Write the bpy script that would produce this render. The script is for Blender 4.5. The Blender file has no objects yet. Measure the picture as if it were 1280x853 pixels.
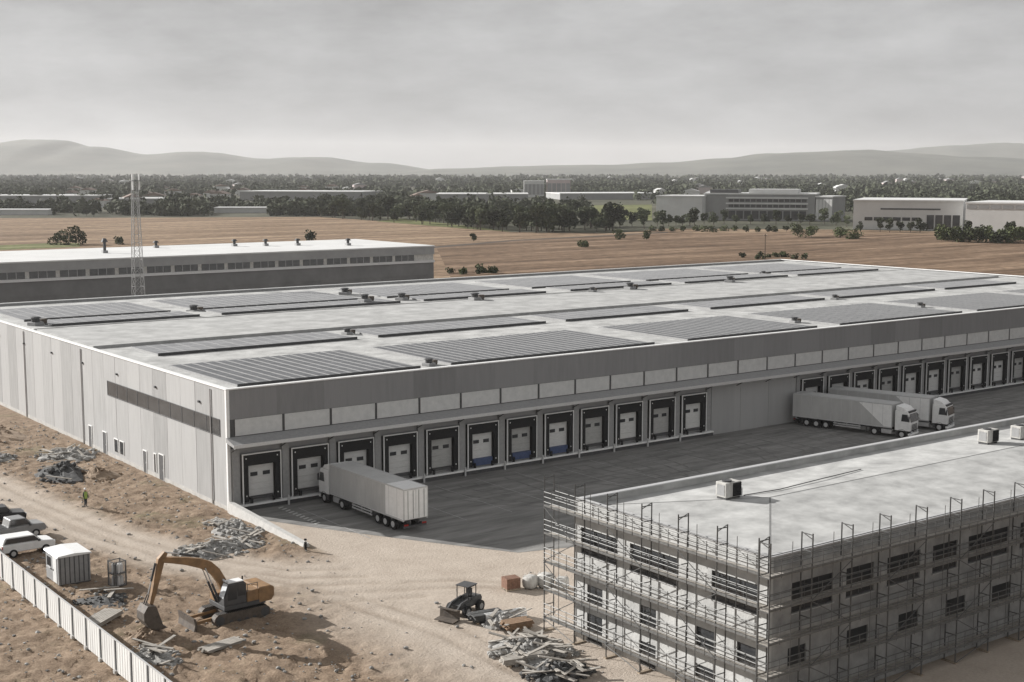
import bpy, bmesh, math, random
from mathutils import Vector, Matrix, noise
R = math.radians
random.seed(7)
S = bpy.context.scene
COL = S.collection

# ------------------------------------------------------------------ camera, sky, sun, exposure
YAW, PITCH, CAMH = 0.637, 0.1255, 32.0
cam = bpy.data.objects.new('camera', bpy.data.cameras.new('camera'))
COL.objects.link(cam)
cam.location = (0, 0, CAMH)
cam.rotation_euler = (math.pi / 2 - PITCH, 0, -YAW)
cam.data.sensor_width = 36
cam.data.lens = 36 * 1700 / 1280
cam.data.clip_start = 0.5
cam.data.clip_end = 40000
S.camera = cam

SUN_TO = Vector((-13.7, 26.3, 11.7)).normalized()      # direction towards the sun
SUN_EL = math.asin(SUN_TO.z)
SUN_AZ = math.atan2(SUN_TO.x, SUN_TO.y)                 # clockwise from +Y
W = bpy.data.worlds.new('World')
S.world = W
W.use_nodes = True
wn = W.node_tree
bg = wn.nodes['Background']
sky = wn.nodes.new('ShaderNodeTexSky')
sky.sky_type = 'NISHITA'
sky.sun_disc = False
sky.sun_elevation = SUN_EL
sky.sun_rotation = SUN_AZ
sky.air_density = 1.0
sky.dust_density = 3.0
sky.ozone_density = 1.0
hsv = wn.nodes.new('ShaderNodeHueSaturation')
hsv.inputs['Saturation'].default_value = 0.10
# thin even cloud veil
tc = wn.nodes.new('ShaderNodeTexCoord')
mp = wn.nodes.new('ShaderNodeMapping')
mp.inputs['Scale'].default_value = (1.0, 1.0, 3.2)
nz = wn.nodes.new('ShaderNodeTexNoise')
nz.inputs['Scale'].default_value = 4.6
nz.inputs['Detail'].default_value = 9
nz.inputs['Roughness'].default_value = 0.62
rmp = wn.nodes.new('ShaderNodeMapRange')
rmp.inputs['From Min'].default_value = 0.3
rmp.inputs['From Max'].default_value = 0.72
rmp.inputs['To Min'].default_value = 0.60
rmp.inputs['To Max'].default_value = 1.12
mul = wn.nodes.new('ShaderNodeMixRGB')
mul.blend_type = 'MULTIPLY'
mul.inputs['Fac'].default_value = 1.0
# even the veil out: part of the light of the clear sky is replaced by flat grey cloud
veil = wn.nodes.new('ShaderNodeMixRGB')
veil.inputs['Fac'].default_value = 0.86
veil.inputs['Color2'].default_value = (4.9, 4.9, 4.95, 1)
wn.links.new(tc.outputs['Generated'], mp.inputs['Vector'])
wn.links.new(mp.outputs['Vector'], nz.inputs['Vector'])
wn.links.new(nz.outputs['Fac'], rmp.inputs['Value'])
wn.links.new(sky.outputs['Color'], hsv.inputs['Color'])
wn.links.new(hsv.outputs['Color'], veil.inputs['Color1'])
wn.links.new(veil.outputs['Color'], mul.inputs['Color1'])
wn.links.new(rmp.outputs['Result'], mul.inputs['Color2'])
wn.links.new(mul.outputs['Color'], bg.inputs['Color'])
bg.inputs['Strength'].default_value = 0.068

sl = bpy.data.lights.new('sun', 'SUN')
sl.energy = 5.0
sl.angle = R(0.55)
sl.color = (1.0, 0.975, 0.94)
so = bpy.data.objects.new('sun', sl)
COL.objects.link(so)
so.rotation_euler = SUN_TO.to_track_quat('Z', 'Y').to_euler()
so.location = (0, 200, 300)

S.view_settings.view_transform = 'Standard'
S.view_settings.look = 'None'
S.view_settings.exposure = 0.70
S.view_settings.gamma = 1.0
S.view_settings.use_curve_mapping = False
try:
    S.cycles.volume_bounces = 1
    S.cycles.volume_step_rate = 4
    S.cycles.max_bounces = 6
    S.cycles.use_denoising = True
except Exception:
    pass

# ------------------------------------------------------------------ materials
MATS = {}
def mat(name, col, rough=0.8, var=0.12, scale=3.0, bump=0.0, bscale=20.0, metal=0.0, col2=None, stretch=(1, 1, 1), spec=0.4, detail=6, trans=0.0):
    if name in MATS:
        return MATS[name]
    m = bpy.data.materials.new(name)
    m.use_nodes = True
    nt = m.node_tree
    b = nt.nodes['Principled BSDF']
    b.inputs['Roughness'].default_value = rough
    b.inputs['Metallic'].default_value = metal
    b.inputs['Specular IOR Level'].default_value = spec
    t = nt.nodes.new('ShaderNodeTexCoord')
    mpn = nt.nodes.new('ShaderNodeMapping')
    mpn.inputs['Scale'].default_value = stretch
    n = nt.nodes.new('ShaderNodeTexNoise')
    n.inputs['Scale'].default_value = scale
    n.inputs['Detail'].default_value = detail
    n.inputs['Roughness'].default_value = 0.65
    r = nt.nodes.new('ShaderNodeValToRGB')
    r.color_ramp.elements[0].position = 0.3
    r.color_ramp.elements[1].position = 0.7
    if col2 is None:
        a = tuple(max(0, c * (1 - var)) for c in col)
        c2 = tuple(min(1, c * (1 + var)) for c in col)
    else:
        a, c2 = col, col2
    r.color_ramp.elements[0].color = (*a, 1)
    r.color_ramp.elements[1].color = (*c2, 1)
    nt.links.new(t.outputs['Object'], mpn.inputs['Vector'])
    nt.links.new(mpn.outputs['Vector'], n.inputs['Vector'])
    nt.links.new(n.outputs['Fac'], r.inputs['Fac'])
    nt.links.new(r.outputs['Color'], b.inputs['Base Color'])
    if bump > 0:
        n2 = nt.nodes.new('ShaderNodeTexNoise')
        n2.inputs['Scale'].default_value = bscale
        n2.inputs['Detail'].default_value = 5
        bp = nt.nodes.new('ShaderNodeBump')
        bp.inputs['Strength'].default_value = bump
        bp.inputs['Distance'].default_value = 0.1
        nt.links.new(mpn.outputs['Vector'], n2.inputs['Vector'])
        nt.links.new(n2.outputs['Fac'], bp.inputs['Height'])
        nt.links.new(bp.outputs['Normal'], b.inputs['Normal'])
    MATS[name] = m
    return m

def panel_mat(name, col, pitch, var=0.06, rough=0.55, axis=1, line=0.10):
    """sheet-metal cladding: fine profile ribs along z as bump, slight tone change from panel to panel, faint streaks"""
    if name in MATS:
        return MATS[name]
    m = bpy.data.materials.new(name)
    m.use_nodes = True
    nt = m.node_tree
    b = nt.nodes['Principled BSDF']
    b.inputs['Roughness'].default_value = rough
    b.inputs['Specular IOR Level'].default_value = 0.35
    t = nt.nodes.new('ShaderNodeTexCoord')
    sp = nt.nodes.new('ShaderNodeSeparateXYZ')
    nt.links.new(t.outputs['Object'], sp.inputs[0])
    d = nt.nodes.new('ShaderNodeMath'); d.operation = 'DIVIDE'; d.inputs[1].default_value = pitch
    nt.links.new(sp.outputs[axis], d.inputs[0])
    f = nt.nodes.new('ShaderNodeMath'); f.operation = 'FLOOR'
    nt.links.new(d.outputs[0], f.inputs[0])
    wnz = nt.nodes.new('ShaderNodeTexWhiteNoise'); wnz.noise_dimensions = '1D'
    nt.links.new(f.outputs[0], wnz.inputs['W'])
    mpn = nt.nodes.new('ShaderNodeMapping'); mpn.inputs['Scale'].default_value = (1, 1, 0.12)
    nt.links.new(t.outputs['Object'], mpn.inputs['Vector'])
    st = nt.nodes.new('ShaderNodeTexNoise'); st.inputs['Scale'].default_value = 2.2; st.inputs['Detail'].default_value = 7
    nt.links.new(mpn.outputs['Vector'], st.inputs['Vector'])
    ad = nt.nodes.new('ShaderNodeMath'); ad.operation = 'MULTIPLY_ADD'
    ad.inputs[1].default_value = 0.5
    nt.links.new(wnz.outputs['Value'], ad.inputs[0])
    hf = nt.nodes.new('ShaderNodeMath'); hf.operation = 'MULTIPLY'; hf.inputs[1].default_value = 0.8
    nt.links.new(st.outputs['Fac'], hf.inputs[0])
    nt.links.new(hf.outputs[0], ad.inputs[2])
    r = nt.nodes.new('ShaderNodeValToRGB')
    r.color_ramp.elements[0].position = 0.2
    r.color_ramp.elements[1].position = 0.85
    r.color_ramp.elements[0].color = (*[c * (1 - var * 1.4) for c in col], 1)
    r.color_ramp.elements[1].color = (*[min(1, c * (1 + var)) for c in col], 1)
    nt.links.new(ad.outputs[0], r.inputs['Fac'])
    nt.links.new(r.outputs['Color'], b.inputs['Base Color'])
    wv = nt.nodes.new('ShaderNodeTexWave'); wv.wave_type = 'BANDS'; wv.bands_direction = 'XYZ'[axis]
    wv.inputs['Scale'].default_value = 1.6
    nt.links.new(t.outputs['Object'], wv.inputs['Vector'])
    bp = nt.nodes.new('ShaderNodeBump'); bp.inputs['Strength'].default_value = line; bp.inputs['Distance'].default_value = 0.05
    nt.links.new(wv.outputs['Fac'], bp.inputs['Height'])
    nt.links.new(bp.outputs['Normal'], b.inputs['Normal'])
    MATS[name] = m
    return m

M = dict(
    side=panel_mat('light cladding', (0.36, 0.36, 0.357), 3.6, var=0.17, line=0.3),
    band=panel_mat('dark cladding', (0.22, 0.22, 0.224), 5.15, axis=0, var=0.12, line=0.25),
    dockwall=panel_mat('dock wall cladding', (0.30, 0.30, 0.305), 5.15, axis=0),
    midwall=panel_mat('plain wall cladding', (0.36, 0.36, 0.36), 5.15, axis=0),
    trim=mat('white trim', (0.78, 0.78, 0.77), 0.5, 0.06, 4),
    membrane=mat('roof membrane', (0.28, 0.28, 0.274), 0.85, scale=0.42, col2=(0.56, 0.56, 0.546), bump=0.12, bscale=3, detail=12),
    membrane2=mat('roof membrane pale', (0.28, 0.28, 0.274), 0.85, scale=0.36, col2=(0.50, 0.50, 0.49), bump=0.1, bscale=4, detail=12),
    solar=mat('solar glass', (0.085, 0.088, 0.094), 0.42, scale=0.35, col2=(0.15, 0.153, 0.16), spec=0.35),
    alu=mat('aluminium', (0.55, 0.55, 0.55), 0.45, 0.08, 6, metal=0.3),
    steel=mat('galvanised steel', (0.11, 0.11, 0.108), 0.55, 0.25, 5, metal=0.3),
    glazing=mat('strip glazing', (0.46, 0.47, 0.47), 0.3, scale=1.3, col2=(0.58, 0.585, 0.58), spec=0.5),
    darkglass=mat('dark glass', (0.03, 0.032, 0.035), 0.12, scale=0.7, col2=(0.06, 0.062, 0.065), spec=0.6),
    black=mat('black rubber', (0.018, 0.018, 0.019), 0.8, 0.3, 6),
    darkgrey=mat('dark grey paint', (0.07, 0.07, 0.072), 0.6, 0.2, 3),
    grey=mat('grey paint', (0.30, 0.30, 0.30), 0.6, 0.12, 3),
    doorw=mat('dock door skin', (0.62, 0.62, 0.61), 0.5, 0.10, 2, stretch=(1, 1, 4)),
    blue=mat('blue steel', (0.06, 0.085, 0.17), 0.5, 0.2, 5),
    white=mat('white paint', (0.80, 0.80, 0.79), 0.4, 0.07, 2),
    tarp=mat('trailer tarpaulin', (0.42, 0.42, 0.415), 0.45, scale=0.9, col2=(0.52, 0.52, 0.51), bump=0.15, bscale=1.2, stretch=(1, 1, 0.35)),
    concrete=mat('concrete', (0.36, 0.35, 0.335), 0.9, scale=1.1, col2=(0.50, 0.49, 0.465), bump=0.3, bscale=9),
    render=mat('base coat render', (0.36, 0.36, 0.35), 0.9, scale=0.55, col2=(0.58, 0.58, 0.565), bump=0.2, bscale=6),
    insul=mat('mineral insulation', (0.40, 0.39, 0.36), 0.95, scale=1.2, col2=(0.52, 0.51, 0.48)),
    timber=mat('weathered timber', (0.22, 0.17, 0.12), 0.9, scale=2.0, col2=(0.42, 0.35, 0.27), stretch=(1, 6, 6)),
    timberx=mat('scaffold planks', (0.24, 0.22, 0.19), 0.9, scale=1.5, col2=(0.46, 0.43, 0.39), stretch=(1, 1, 6)),
    brick=mat('fired brick', (0.14, 0.075, 0.05), 0.9, scale=5, col2=(0.26, 0.15, 0.105)),
    orange=mat('dusty excavator orange', (0.17, 0.105, 0.055), 0.65, scale=1.8, col2=(0.34, 0.20, 0.095), bump=0.08, detail=10),
    mud=mat('muddy steel', (0.06, 0.052, 0.045), 0.7, scale=3, col2=(0.15, 0.12, 0.095), bump=0.3),
    mastpaint=mat('worn mast paint', (0.34, 0.34, 0.335), 0.6, 0.2, 2),
    dirtywhite=mat('dusty white', (0.36, 0.35, 0.33), 0.9, scale=3, col2=(0.58, 0.57, 0.54)),
    wallgrey=mat('grey workshop wall', (0.13, 0.13, 0.13), 0.8, scale=0.3, col2=(0.20, 0.20, 0.198)),
    facade_shade=mat('shade-darkened facade render', (0.24, 0.24, 0.235), 0.9, scale=0.8, col2=(0.46, 0.46, 0.45), bump=0.2, bscale=6),  # front facade render darkened, its shade put into the colour
    door2=mat('dock door skin dusty', (0.40, 0.40, 0.39), 0.55, 0.15, 2, stretch=(1, 1, 4)),
    caprail=mat('array cap rail', (0.30, 0.30, 0.30), 0.6, 0.15, 2),
    railsteel=mat('weathered rail steel', (0.15, 0.15, 0.147), 0.55, 0.25, 5, metal=0.3),
    solar2=mat('older solar glass', (0.19, 0.193, 0.20), 0.5, scale=0.3, col2=(0.30, 0.302, 0.308), spec=0.35),
    hoard=mat('hoarding sheet', (0.60, 0.60, 0.59), 0.55, scale=0.8, col2=(0.74, 0.74, 0.72), stretch=(1, 1, 0.3)),
    leaf=mat('dark foliage', (0.026, 0.034, 0.017), 0.75, scale=0.25, col2=(0.10, 0.112, 0.062), spec=0.15),
    leaf2=mat('field bush foliage', (0.03, 0.04, 0.015), 0.75, scale=0.5, col2=(0.10, 0.115, 0.05), spec=0.15),
    wood=mat('far wood foliage', (0.030, 0.036, 0.022), 0.85, scale=0.02, col2=(0.11, 0.12, 0.08), spec=0.1, detail=10),
    bark=mat('bark', (0.07, 0.055, 0.04), 0.9, 0.3, 4),
    soil=mat('heaped soil', (0.17, 0.12, 0.08), 0.95, scale=1.5, col2=(0.33, 0.25, 0.18), bump=0.5, bscale=8),
    rubble=mat('broken concrete', (0.16, 0.155, 0.145), 0.95, scale=2.5, col2=(0.44, 0.43, 0.41), bump=0.4, bscale=12),
    darkheap=mat('dark scrap', (0.035, 0.035, 0.036), 0.85, scale=2.5, col2=(0.12, 0.12, 0.118), bump=0.4, bscale=10),
    skin=mat('skin', (0.45, 0.28, 0.20), 0.6, 0.08),
    vest=mat('hi vis green cloth', (0.30, 0.42, 0.10), 0.8, 0.12),
    trousers=mat('dark work cloth', (0.035, 0.04, 0.05), 0.9, 0.2),
    roofwhite=mat('pale far roof', (0.62, 0.62, 0.61), 0.8, 0.1, 0.1),
    farwall=mat('far pale wall', (0.58, 0.58, 0.57), 0.8, 0.08, 0.1),
    fargrey=mat('far grey wall', (0.27, 0.27, 0.268), 0.8, 0.12, 0.1),
    pinkwall=mat('far pinkish wall', (0.50, 0.42, 0.41), 0.8, 0.08, 0.1),
    hazel=mat('hazy tile roof', (0.20, 0.15, 0.125), 0.9, 0.15, 0.2),
    redlamp=mat('red lamp lens', (0.30, 0.02, 0.015), 0.3, 0.1),
    lens=mat('headlamp lens', (0.6, 0.62, 0.64), 0.15, 0.05),
)

for key in ('leaf', 'leaf2'):
    nt = M[key].node_tree
    pb = nt.nodes['Principled BSDF']; src = pb.inputs['Base Color'].links[0].from_socket
    oi = nt.nodes.new('ShaderNodeObjectInfo')
    mr = nt.nodes.new('ShaderNodeMapRange'); mr.inputs['To Min'].default_value = .55; mr.inputs['To Max'].default_value = 1.6
    mx = nt.nodes.new('ShaderNodeMixRGB'); mx.blend_type = 'MULTIPLY'; mx.inputs['Fac'].default_value = 1
    nt.links.new(oi.outputs['Random'], mr.inputs['Value'])
    nt.links.new(src, mx.inputs['Color1']); nt.links.new(mr.outputs['Result'], mx.inputs['Color2'])
    nt.links.new(mx.outputs['Color'], pb.inputs['Base Color'])

# ------------------------------------------------------------------ mesh helpers
class MB:
    def __init__(self):
        self.v = []; self.f = []
    def add(self, vs, fs):
        o = len(self.v)
        self.v += [tuple(p) for p in vs]
        self.f += [tuple(i + o for i in q) for q in fs]
        return self
    def box(self, x0, x1, y0, y1, z0, z1):
        return self.add([(x0, y0, z0), (x1, y0, z0), (x1, y1, z0), (x0, y1, z0), (x0, y0, z1), (x1, y0, z1), (x1, y1, z1), (x0, y1, z1)],
                        [(3, 2, 1, 0), (4, 5, 6, 7), (0, 1, 5, 4), (1, 2, 6, 5), (2, 3, 7, 6), (3, 0, 4, 7)])
    def obox(self, c, s, m=None):
        """box of size s centred at c, turned by matrix m"""
        m = m or Matrix.Identity(3)
        vs = []
        for k in range(8):
            p = Vector(((k & 1) - 0.5, ((k >> 1) & 1) - 0.5, (k >> 2) - 0.5))
            vs.append(Vector(c) + m @ Vector((p.x * s[0], p.y * s[1], p.z * s[2])))
        return self.add(vs, [(0, 2, 3, 1), (4, 5, 7, 6), (0, 1, 5, 4), (1, 3, 7, 5), (3, 2, 6, 7), (2, 0, 4, 6)])
    def prism(self, pts, a0, a1, plane='xz'):
        """outline pts in a plane, extruded along the third axis"""
        n = len(pts)
        def P(p, a):
            return {'xz': (p[0], a, p[1]), 'yz': (a, p[0], p[1]), 'xy': (p[0], p[1], a)}[plane]
        vs = [P(p, a0) for p in pts] + [P(p, a1) for p in pts]
        fs = [tuple(range(n)), tuple(range(2 * n - 1, n - 1, -1))]
        for i in range(n):
            j = (i + 1) % n
            fs.append((i, n + i, n + j, j))
        return self.add(vs, fs)
    def tube(self, p, q, r, n=6, r2=None):
        p, q = Vector(p), Vector(q)
        d = q - p
        if d.length < 1e-6:
            return self
        m = d.to_track_quat('Z', 'Y').to_matrix()
        r2 = r if r2 is None else r2
        vs = []
        for k in range(n):
            a = 2 * math.pi * k / n
            e = m @ Vector((math.cos(a), math.sin(a), 0))
            vs += [p + e * r, q + e * r2]
        fs = [(2 * k, 2 * ((k + 1) % n), 2 * ((k + 1) % n) + 1, 2 * k + 1) for k in range(n)]
        fs += [tuple(2 * k for k in reversed(range(n))), tuple(2 * k + 1 for k in range(n))]
        return self.add(vs, fs)
    def rock(self, c, s, rnd):
        """irregular lump"""
        bm = bmesh.new()
        bmesh.ops.create_icosphere(bm, subdivisions=1, radius=1)
        m = Matrix.Rotation(rnd.uniform(0, 6.3), 3, 'Z') @ Matrix.Rotation(rnd.uniform(-.6, .6), 3, 'X')
        vs = [Vector(c) + m @ Vector((v.co.x * s[0] * rnd.uniform(.7, 1.15), v.co.y * s[1] * rnd.uniform(.7, 1.15), v.co.z * s[2] * rnd.uniform(.7, 1.15))) for v in bm.verts]
        fs = [tuple(x.index for x in f.verts) for f in bm.faces]
        bm.free()
        return self.add(vs, fs)
    def build(self, name, m, parent=None, bevel=0.0, smooth=False, label=None):
        me = bpy.data.meshes.new(name)
        me.from_pydata(self.v, [], self.f)
        me.update()
        bm = bmesh.new(); bm.from_mesh(me)
        bmesh.ops.recalc_face_normals(bm, faces=bm.faces)
        bm.to_mesh(me); bm.free()
        me.materials.append(m)
        if smooth:
            me.polygons.foreach_set('use_smooth', [True] * len(me.polygons))
        o = bpy.data.objects.new(name, me)
        COL.objects.link(o)
        if parent is not None:
            o.parent = parent
        if bevel > 0:
            md = o.modifiers.new('bevel', 'BEVEL'); md.width = bevel; md.segments = 2; md.limit_method = 'ANGLE'
        if label:
            o['label'] = label
        return o

def tag(o, label=None, cat=None, group=None, kind=None):
    if label: o['label'] = label
    if cat: o['category'] = cat
    if group: o['group'] = group
    if kind: o['kind'] = kind
    return o
def thing(name, label, cat, loc=(0, 0, 0), rz=0.0, group=None):
    o = bpy.data.objects.new(name, None)
    o.empty_display_size = 0.5
    COL.objects.link(o)
    o.location = loc; o.rotation_euler = (0, 0, rz)
    return tag(o, label, cat, group)
def copy_tree(o, parent=None):
    c = o.copy(); COL.objects.link(c)
    if parent is not None:
        c.parent = parent
    for ch in list(o.children):
        copy_tree(ch, c)
    return c
ORD = ['first', 'second', 'third', 'fourth', 'fifth', 'sixth', 'seventh', 'eighth', 'ninth']
def lerp(a, b, t): return a + (b - a) * t
AX = Vector((math.sin(YAW), math.cos(YAW), 0))      # compass direction the far plain lies in
AR = Vector((math.cos(YAW), -math.sin(YAW), 0))
def plain(depth, side):                              # a spot on the plain: depth along that direction, side to the right
    return AX * depth + AR * side
def at(x, y, z=0.0):                                 # where a sight line of the 1280 px survey photo meets height z
    f = Vector((math.sin(YAW) * math.cos(PITCH), math.cos(YAW) * math.cos(PITCH), -math.sin(PITCH)))
    u = AR.cross(f)
    d = f + AR * ((x - 640) / 1700) + u * ((426.5 - y) / 1700)
    t = (z - CAMH) / d.z
    return Vector((d.x * t, d.y * t, z))

# ------------------------------------------------------------------ ground
def fbm(x, y, s, seed=0.0, oct_=4):
    v = 0; a = 1; t = 0
    for k in range(oct_):
        v += a * noise.noise(Vector((x * s, y * s, seed + k * 7.1))); t += a
        a *= 0.5; s *= 2.1
    return v / t
def seg_d(p, a, b):
    ax, ay = a; bx, by = b; px, py = p
    dx, dy = bx - ax, by - ay
    t = max(0, min(1, ((px - ax) * dx + (py - ay) * dy) / (dx * dx + dy * dy)))
    return math.hypot(px - ax - t * dx, py - ay - t * dy)
ROAD = [(35, 175), (37, 150), (38.5, 130), (40.5, 115), (43.5, 103), (48, 95), (56, 90), (66, 86)]
def track_val(x, y):
    d = min(seg_d((x, y), ROAD[i], ROAD[i + 1]) for i in range(len(ROAD) - 1))
    d += 1.2 * fbm(x, y, 0.25, 3)
    t = max(0, min(1, (4.2 - d) / 2.2))
    # open compacted apron between the yard and the shell building
    a = max(0, min(1, (x - 42 + 3 * fbm(x, y, .12, 9)) / 7)) * max(0, min(1, (101 - y + 2 * fbm(x, y, .2, 5)) / 5))
    a = max(a, max(0, min(1, (x - 53) / 1)) * max(0, min(1, (118 - y) / 2)))
    return max(t, a)
RUTS = [[(34.2, 178), (36.2, 150), (37.8, 130), (39.8, 115), (43, 102.5), (48, 94.2), (57, 88.5)],
        [(36.2, 178), (38.2, 150), (39.8, 130), (41.6, 115.5), (44.6, 104), (49, 96), (57, 91)],
        [(36.5, 130), (38.2, 116), (40.5, 104), (44, 96), (48, 86), (50, 76), (50, 58)],
        [(38.4, 130), (40.1, 116), (42.3, 104), (45.8, 96), (50, 86), (52, 76), (52, 58)],
        [(41, 104), (42, 98), (46.5, 90), (58, 84), (62, 80)], [(43.2, 104), (44, 99), (47.5, 92), (58, 86), (62, 82)],
        [(36, 110), (38, 101), (39, 94), (45, 88), (54, 84)], [(38, 110), (40, 101), (41, 95), (46, 90), (54, 86)]]
def rut_val(x, y):
    w = .35 * fbm(x, y, .35, 12)
    d = min(min(seg_d((x + w, y), L[i], L[i + 1]) for i in range(len(L) - 1)) for L in RUTS)
    return math.exp(-(d / .36) ** 2) * (0.6 + .6 * fbm(x, y, .2, 6))
def height(x, y, tv=None):
    if x > 53 and y > 70 or x > 90 or x > 55 and y < 76 and y > 40:
        return 0.0
    tv = track_val(x, y) if tv is None else tv
    near = max(0, min(1, (200 - y) / 40)) * max(0, min(1, (y - 30) / 20)) * max(0, min(1, (54 - x) / 2.5) if x < 54 else 0)
    rough = 0.38 * fbm(x, y, 0.25, 1) + 0.34 * fbm(x, y, 1.5, 2, 3) + 0.10 * max(0, fbm(x, y, 3.1, 8, 2)) + 0.06
    ruts = 0.05 * fbm(x, y, 0.8, 4)
    return near * (rough * (1 - tv) + ruts * tv)
def axis_lines(lo, hi, step, far):
    L = []
    v = lo
    while v <= hi + 1e-6:
        L.append(v); v += step
    st = step
    while L[-1] < far:
        st *= 1.5; L.append(L[-1] + st)
    st = step
    while L[0] > -far:
        st *= 1.5; L.insert(0, L[0] - st)
    return L
xs = axis_lines(20, 63, 0.3, 14000)
ys = axis_lines(62, 172, 0.38, 14000)
gv, gf, gt, gr_ = [], [], [], []
for y in ys:
    for x in xs:
        tv = track_val(x, y) if (0 < x < 130 and 40 < y < 240) else 0.0
        rv_ = rut_val(x, y) if (14 < x < 62.5 and 58 < y < 178 and not (x > 53 and y > 88)) else 0.0
        gv.append((x, y, (height(x, y, tv) if (0 < x < 130 and 30 < y < 200) else 0.0) - .11 * rv_)); gt.append(tv); gr_.append(max(0, rv_))
nx = len(xs)
for j in range(len(ys) - 1):
    for i in range(nx - 1):
        a = j * nx + i
        gf.append((a, a + 1, a + nx + 1, a + nx))
gme = bpy.data.meshes.new('ground')
gme.from_pydata(gv, [], gf); gme.update()
att = gme.attributes.new('track', 'FLOAT', 'POINT')
att.data.foreach_set('value', gt)
at2 = gme.attributes.new('rut', 'FLOAT', 'POINT')
at2.data.foreach_set('value', gr_)
gme.polygons.foreach_set('use_smooth', [True] * len(gme.polygons))
ground = bpy.data.objects.new('ground', gme)
COL.objects.link(ground)
ground['kind'] = 'structure'

def ground_mat():
    m = bpy.data.materials.new('site soil'); m.use_nodes = True
    nt = m.node_tree; b = nt.nodes['Principled BSDF']
    b.inputs['Roughness'].default_value = 0.95; b.inputs['Specular IOR Level'].default_value = 0.15
    L = nt.links.new
    t = nt.nodes.new('ShaderNodeTexCoord')
    def nzz(s, d=8, r=0.65, st=None):
        n = nt.nodes.new('ShaderNodeTexNoise'); n.inputs['Scale'].default_value = s; n.inputs['Detail'].default_value = d; n.inputs['Roughness'].default_value = r
        if st:
            mm = nt.nodes.new('ShaderNodeMapping'); mm.inputs['Scale'].default_value = st; mm.inputs['Rotation'].default_value = (0, 0, R(20))
            L(t.outputs['Object'], mm.inputs['Vector']); L(mm.outputs['Vector'], n.inputs['Vector'])
        else:
            L(t.outputs['Object'], n.inputs['Vector'])
        return n.outputs['Fac']
    def ramp(fac, c0, c1, p0=.35, p1=.65):
        r = nt.nodes.new('ShaderNodeValToRGB')
        r.color_ramp.elements[0].position = p0; r.color_ramp.elements[1].position = p1
        r.color_ramp.elements[0].color = (*c0, 1); r.color_ramp.elements[1].color = (*c1, 1)
        L(fac, r.inputs['Fac']); return r.outputs['Color']
    def mix(f, a, c):
        x = nt.nodes.new('ShaderNodeMixRGB')
        L(f, x.inputs['Fac']); L(a, x.inputs['Color1']); L(c, x.inputs['Color2']); return x.outputs['Color']
    soil = ramp(nzz(0.9), (0.14, 0.095, 0.062), (0.38, 0.29, 0.21))
    soil2 = ramp(nzz(7.0, 5), (0.12, 0.08, 0.052), (0.34, 0.26, 0.19))
    soilm = nt.nodes.new('ShaderNodeMixRGB'); soilm.inputs['Fac'].default_value = 0.5
    L(soil, soilm.inputs['Color1']); L(soil2, soilm.inputs['Color2'])
    road = ramp(nzz(0.35, 10, 0.7), (0.36, 0.30, 0.245), (0.56, 0.49, 0.415), .3, .7)
    road2 = ramp(nzz(5.0, 8, .75), (0.27, 0.22, 0.175), (0.58, 0.51, 0.44), .3, .7)
    rm = nt.nodes.new('ShaderNodeMixRGB'); rm.inputs['Fac'].default_value = 0.45
    L(road, rm.inputs['Color1']); L(road2, rm.inputs['Color2'])
    at_ = nt.nodes.new('ShaderNodeAttribute'); at_.attribute_name = 'track'
    c = mix(at_.outputs['Fac'], soilm.outputs['Color'], rm.outputs['Color'])
    ra = nt.nodes.new('ShaderNodeAttribute'); ra.attribute_name = 'rut'
    rf = nt.nodes.new('ShaderNodeMath'); rf.operation = 'MULTIPLY'; rf.inputs[1].default_value = .55
    L(ra.outputs['Fac'], rf.inputs[0])
    rc = nt.nodes.new('ShaderNodeRGB'); rc.outputs[0].default_value = (0.19, 0.145, 0.105, 1)
    c = mix(rf.outputs[0], c, rc.outputs[0])
    # thin weeds
    g = nt.nodes.new('ShaderNodeMapRange'); g.inputs['From Min'].default_value = .56; g.inputs['From Max'].default_value = .66
    g.inputs['To Max'].default_value = 0.45
    L(nzz(0.12, 9, .7), g.inputs['Value'])
    w = nt.nodes.new('ShaderNodeMath'); w.operation = 'MULTIPLY'
    inv = nt.nodes.new('ShaderNodeMath'); inv.operation = 'SUBTRACT'; inv.inputs[0].default_value = 1.0
    L(at_.outputs['Fac'], inv.inputs[1]); L(inv.outputs[0], w.inputs[0]); L(g.outputs['Result'], w.inputs[1])
    wc = nt.nodes.new('ShaderNodeRGB'); wc.outputs[0].default_value = (0.10, 0.11, 0.05, 1)
    c = mix(w.outputs[0], c, wc.outputs[0])
    L(c, b.inputs['Base Color'])
    bp = nt.nodes.new('ShaderNodeBump'); bp.inputs['Strength'].default_value = 0.75; bp.inputs['Distance'].default_value = 0.12
    L(nzz(4.0, 8, .7), bp.inputs['Height']); L(bp.outputs['Normal'], b.inputs['Normal'])
    return m
gme.materials.append(ground_mat())

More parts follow.
